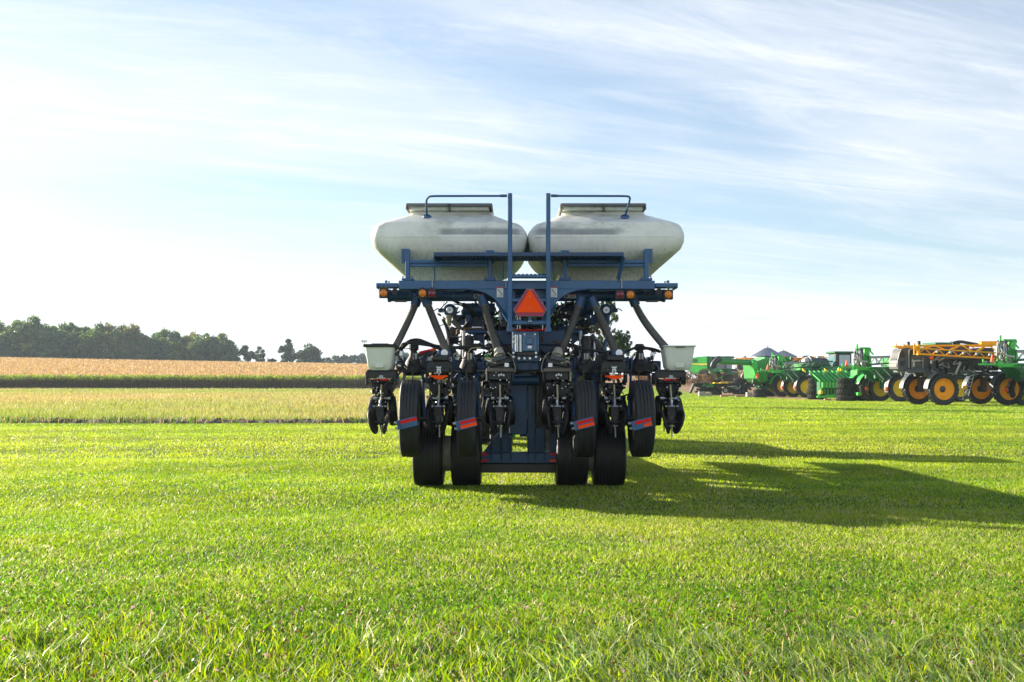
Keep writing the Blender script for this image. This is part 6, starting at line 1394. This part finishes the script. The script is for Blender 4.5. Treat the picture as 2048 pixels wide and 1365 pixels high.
# ---- low implement with yellow hoppers, blocks and planks
v = VH(1451, 117, 8, 'seed_drill', 'low dark implement with yellow hoppers and a white rimmed wheel', 'implement'); o = v.o
mb = MB(); mb.beam(v.P(1388, 770, .5), v.P(1520, 772, .5), .25, .35); mb.beam(v.P(1388, 768, .4), v.P(1380, 786, .2), .2, .25); mb.beam(v.P(1388, 770, .4), v.P(1410, 778, .3), .2, .25); v.box(mb, 1456, 766, 1480, 786, .6, 1.8, 0, .1); v.box(mb, 1400, 775, 1440, 784, .8, 1.4, 0, .05)
for k in range(30): mb.box(v.P(rv.uniform(1384, 1500), rv.uniform(770, 786), rv.uniform(.2, 1.0)), (rv.uniform(.1, .7), .2, rv.uniform(.05, .25)), (0, rv.uniform(-.6, .6), 0), 0, .02)
mb.build('frame', 'black_paint', o)
for px in (1434, 1445, 1453): mb = MB(); v.box(mb, px - 5, 765.5, px + 5, 771, .4, 1.3, 0, .08); mb.build('hopper', 'wheel_yellow', o)
mb = MB(); mb.tube(crom([v.P(1455, 774, .1), v.P(1470, 773, .1), v.P(1478, 777, .1), v.P(1481, 771, .1)], 5), .05, 6); mb.cyl(v.P(1460, 774, .1), v.P(1476, 779, .1), .04, n=6); mb.build('hydraulic_ram', 'pale_grey', o)
mb = MB(); v.box(mb, 1405, 770, 1428, 773, .3, .5, 0, .02); v.box(mb, 1421, 766, 1425, 775, .2, .4, 0, .03); mb.cyl(v.P(1408, 766, .3), v.P(1408, 772, .3), .05, n=6); mb.build('row_cleaner', 'machine_green', o)
wheel(o, v.P(1451, 781, -.1), .33, .22, .2, 'rubber', 'pale_grey', (0, 1, 0), 'rib', 'gauge_wheel', n=24)
def block(px, py, w_, h_, d, m_, name, lab, cat, grp=None, rz=0):
    x = (px - 1024) * d / F; z = gz(x, d); mb = MB(); s_ = d / F; mb.box((0, 0, h_ * s_ / 2), (w_ * s_, w_ * s_ * .6, h_ * s_), None, 0, .03)
    if m_ == 'concrete':
        for k in range(3): mb.box((rv.uniform(-.3, .3) * w_ * s_, -.3 * w_ * s_, rv.uniform(.2, .8) * h_ * s_), (.3, .06, .2), (.1, .2, .3), 0, .03)
    o = mb.build(name, m_, None, (x, d, z)); o.rotation_euler = (0, 0, rz); tag(o, lab, cat, grp)
block(1404, 0, 14, 9, 113, 'concrete', 'concrete_block', 'white streaked concrete block under the front of the low implement', 'block', 'concrete blocks', .1)
block(1417, 0, 12, 7, 114, 'concrete', 'concrete_block', 'greyer concrete block beside the white streaked one', 'block', 'concrete blocks', -.2)
block(1498, 0, 12, 9, 108, 'concrete', 'concrete_block', 'pale concrete block left of the low tyre pair', 'block', 'concrete blocks', .3)
block(1448, 0, 14, 3.5, 108, 'brown_plank', 'plank_stack', 'short brown planks lying before the white rimmed wheel', 'planks', None, .1)
block(1480, 0, 17, 3, 107, 'brown_plank', 'plank_stack', 'longer brown planks lying left of the pale block', 'planks', None, -.05)
block(1655, 0, 13, 3.5, 87, 'brown_plank', 'wooden_pallet', 'brown pallet piece under the green header', 'pallet', None, .05)
# ---- grain bins and shed on the horizon
def grain_bin(px, apex, eave, hw, d, lab):
    s_ = F / d; x = (px - 1024) / s_; z = gz(x, d); Rr = hw / s_; he = CAMH + (HOR - eave) / s_ - z; ha = CAMH + (HOR - apex) / s_ - z
    t = thing('grain_bin', lab, 'grain bin', (x, d, z), 0, 'grain bins on the horizon')
    mb = MB(); n = 56; pr = []
    k = 0
    while k < he: pr += [(Rr - .05, k), (Rr, k + .11)]; k += .22
    mb.lathe(pr + [(Rr - .05, he)], (0, 0, 0), (0, 0, 1), n); mb.build('wall', 'galvanised', t)
    mb = MB(); mb.lathe([(Rr + .15, he - .05), (Rr * .15, he + (ha - he) * .86), (Rr * .12, he + (ha - he) * .9), (.001, ha - .3)], (0, 0, 0), (0, 0, 1), n)
    for i in range(28): a = i * math.pi / 14; mb.beam((math.cos(a) * (Rr + .13), math.sin(a) * (Rr + .13), he), (math.cos(a) * Rr * .15, math.sin(a) * Rr * .15, he + (ha - he) * .86 + .04), .07, .16)
    rf = mb.build('roof', 'galvanised', t, smooth=25)
    mb = MB(); mb.cyl((0, 0, ha - .4), (0, 0, ha + .4), .12, n=8); mb.lathe([(.001, .2), (.35, .0), (.35, -.1), (.001, -.1)], (0, 0, ha), (0, 0, 1), 12); mb.build('cap', 'galvanised', rf)
grain_bin(1535, 694, 713, 31, 300, 'larger silver grain bin with ribbed cone roof'); grain_bin(1567, 701, 714, 26, 330, 'smaller silver grain bin right of the larger one')
x = (1487 - 1024) * 240 / F; t = thing('shed', 'white ribbed shed behind the combine cab', 'shed', (x, 240, gz(x, 240)), .1)
mb = MB(); mb.box((0, 0, 1.7), (5.2, 5, 3.4))
for k in range(18): mb.box((-2.5 + k * .295, -2.53, 1.7), (.06, .05, 3.3))
mb.build('wall', 'white_wall', t); mb = MB(); mb.prism([(-2.8, 3.4), (2.8, 3.4), (0, 4.3)], -2.7, 2.7); mb.build('roof', 'galvanised', t)
x = (1500 - 1024) * 225 / F; t = thing('storage_tank', 'white round storage tank beside the shed', 'tank', (x, 225, gz(x, 225)))
mb = MB(); mb.lathe([(1.15, 0), (1.15, 2.5), (.9, 2.8), (.3, 3.0), (.001, 3.02)], (0, 0, 0), (0, 0, 1), 28); mb.build('shell', 'white_wall', t)
mb = MB(); mb.lathe([(.001, .12), (.25, .12), (.25, 0)], (0, 0, 3.0), (0, 0, 1), 14); mb.build('hatch', 'pale_grey', t)
# ---- the tractor hitched in front of the planter
TX = PX0 + .05; t = thing('tractor', 'green tractor hitched ahead of the planter, glimpsed between its wheels', 'tractor', (TX, 25.0, 0))
for sx in (-1, 1):
    wheel(t, (sx * 1.0, 0, .95), .95, .5, .5, 'rubber', 'wheel_yellow', (sx, 0, 0), 'lug', n=32); fd = MB()
    fd.box((sx * 1.0, 0, 1.98), (.55, 1.4, .06), None, 0, .02); fd.build('fender', 'machine_green', t); wheel(t, (sx * .9, 2.9, .7), .7, .4, .4, 'rubber', 'wheel_yellow', (sx, 0, 0), 'lug', n=28)
mb = MB(); mb.box((0, 2.6, 1.4), (.85, 2.6, .95), None, 0, .12); mb.box((0, .2, .85), (.7, 2.0, .6), None, 1, .08); mb.box((-.25, -1.0, .6), (.12, .3, .8), None, 0, .02); mb.box((-.42, -1.0, .62), (.12, .3, .9), None, 0, .02); mb.box((.05, -1.0, .55), (.3, .3, .3), None, 0, .02); mb.build('body', ['machine_green', 'dark_green'], t)
mb = MB(); mb.box((0, .3, 2.05), (1.45, 1.5, 1.3), None, 0, .1); cb_ = mb.build('cab', 'glass_dark', t); mb = MB(); mb.box((0, .3, 2.78), (1.7, 1.8, .16), None, 0, .06); mb.build('roof', 'machine_green', cb_)
# ------------------------------------------------------------------ the air
hm = bpy.data.materials.new('haze'); hm.use_nodes = True; ht = hm.node_tree; ht.nodes.clear()
hv = ht.nodes.new('ShaderNodeVolumePrincipled'); hv.inputs['Color'].default_value = (0.68, 0.82, 1.0, 1); hv.inputs['Density'].default_value = 0.0002
hv.inputs['Anisotropy'].default_value = 0.0
hoo = ht.nodes.new('ShaderNodeOutputMaterial'); ht.links.new(hv.outputs[0], hoo.inputs['Volume']); M['haze'] = hm
mb = MB(); mb.box((0, 1290, 28), (4100, 2630, 64)); hz = mb.build('haze', 'haze'); tag(hz, 'thin bluish air over the fields', 'haze', None, 'stuff')
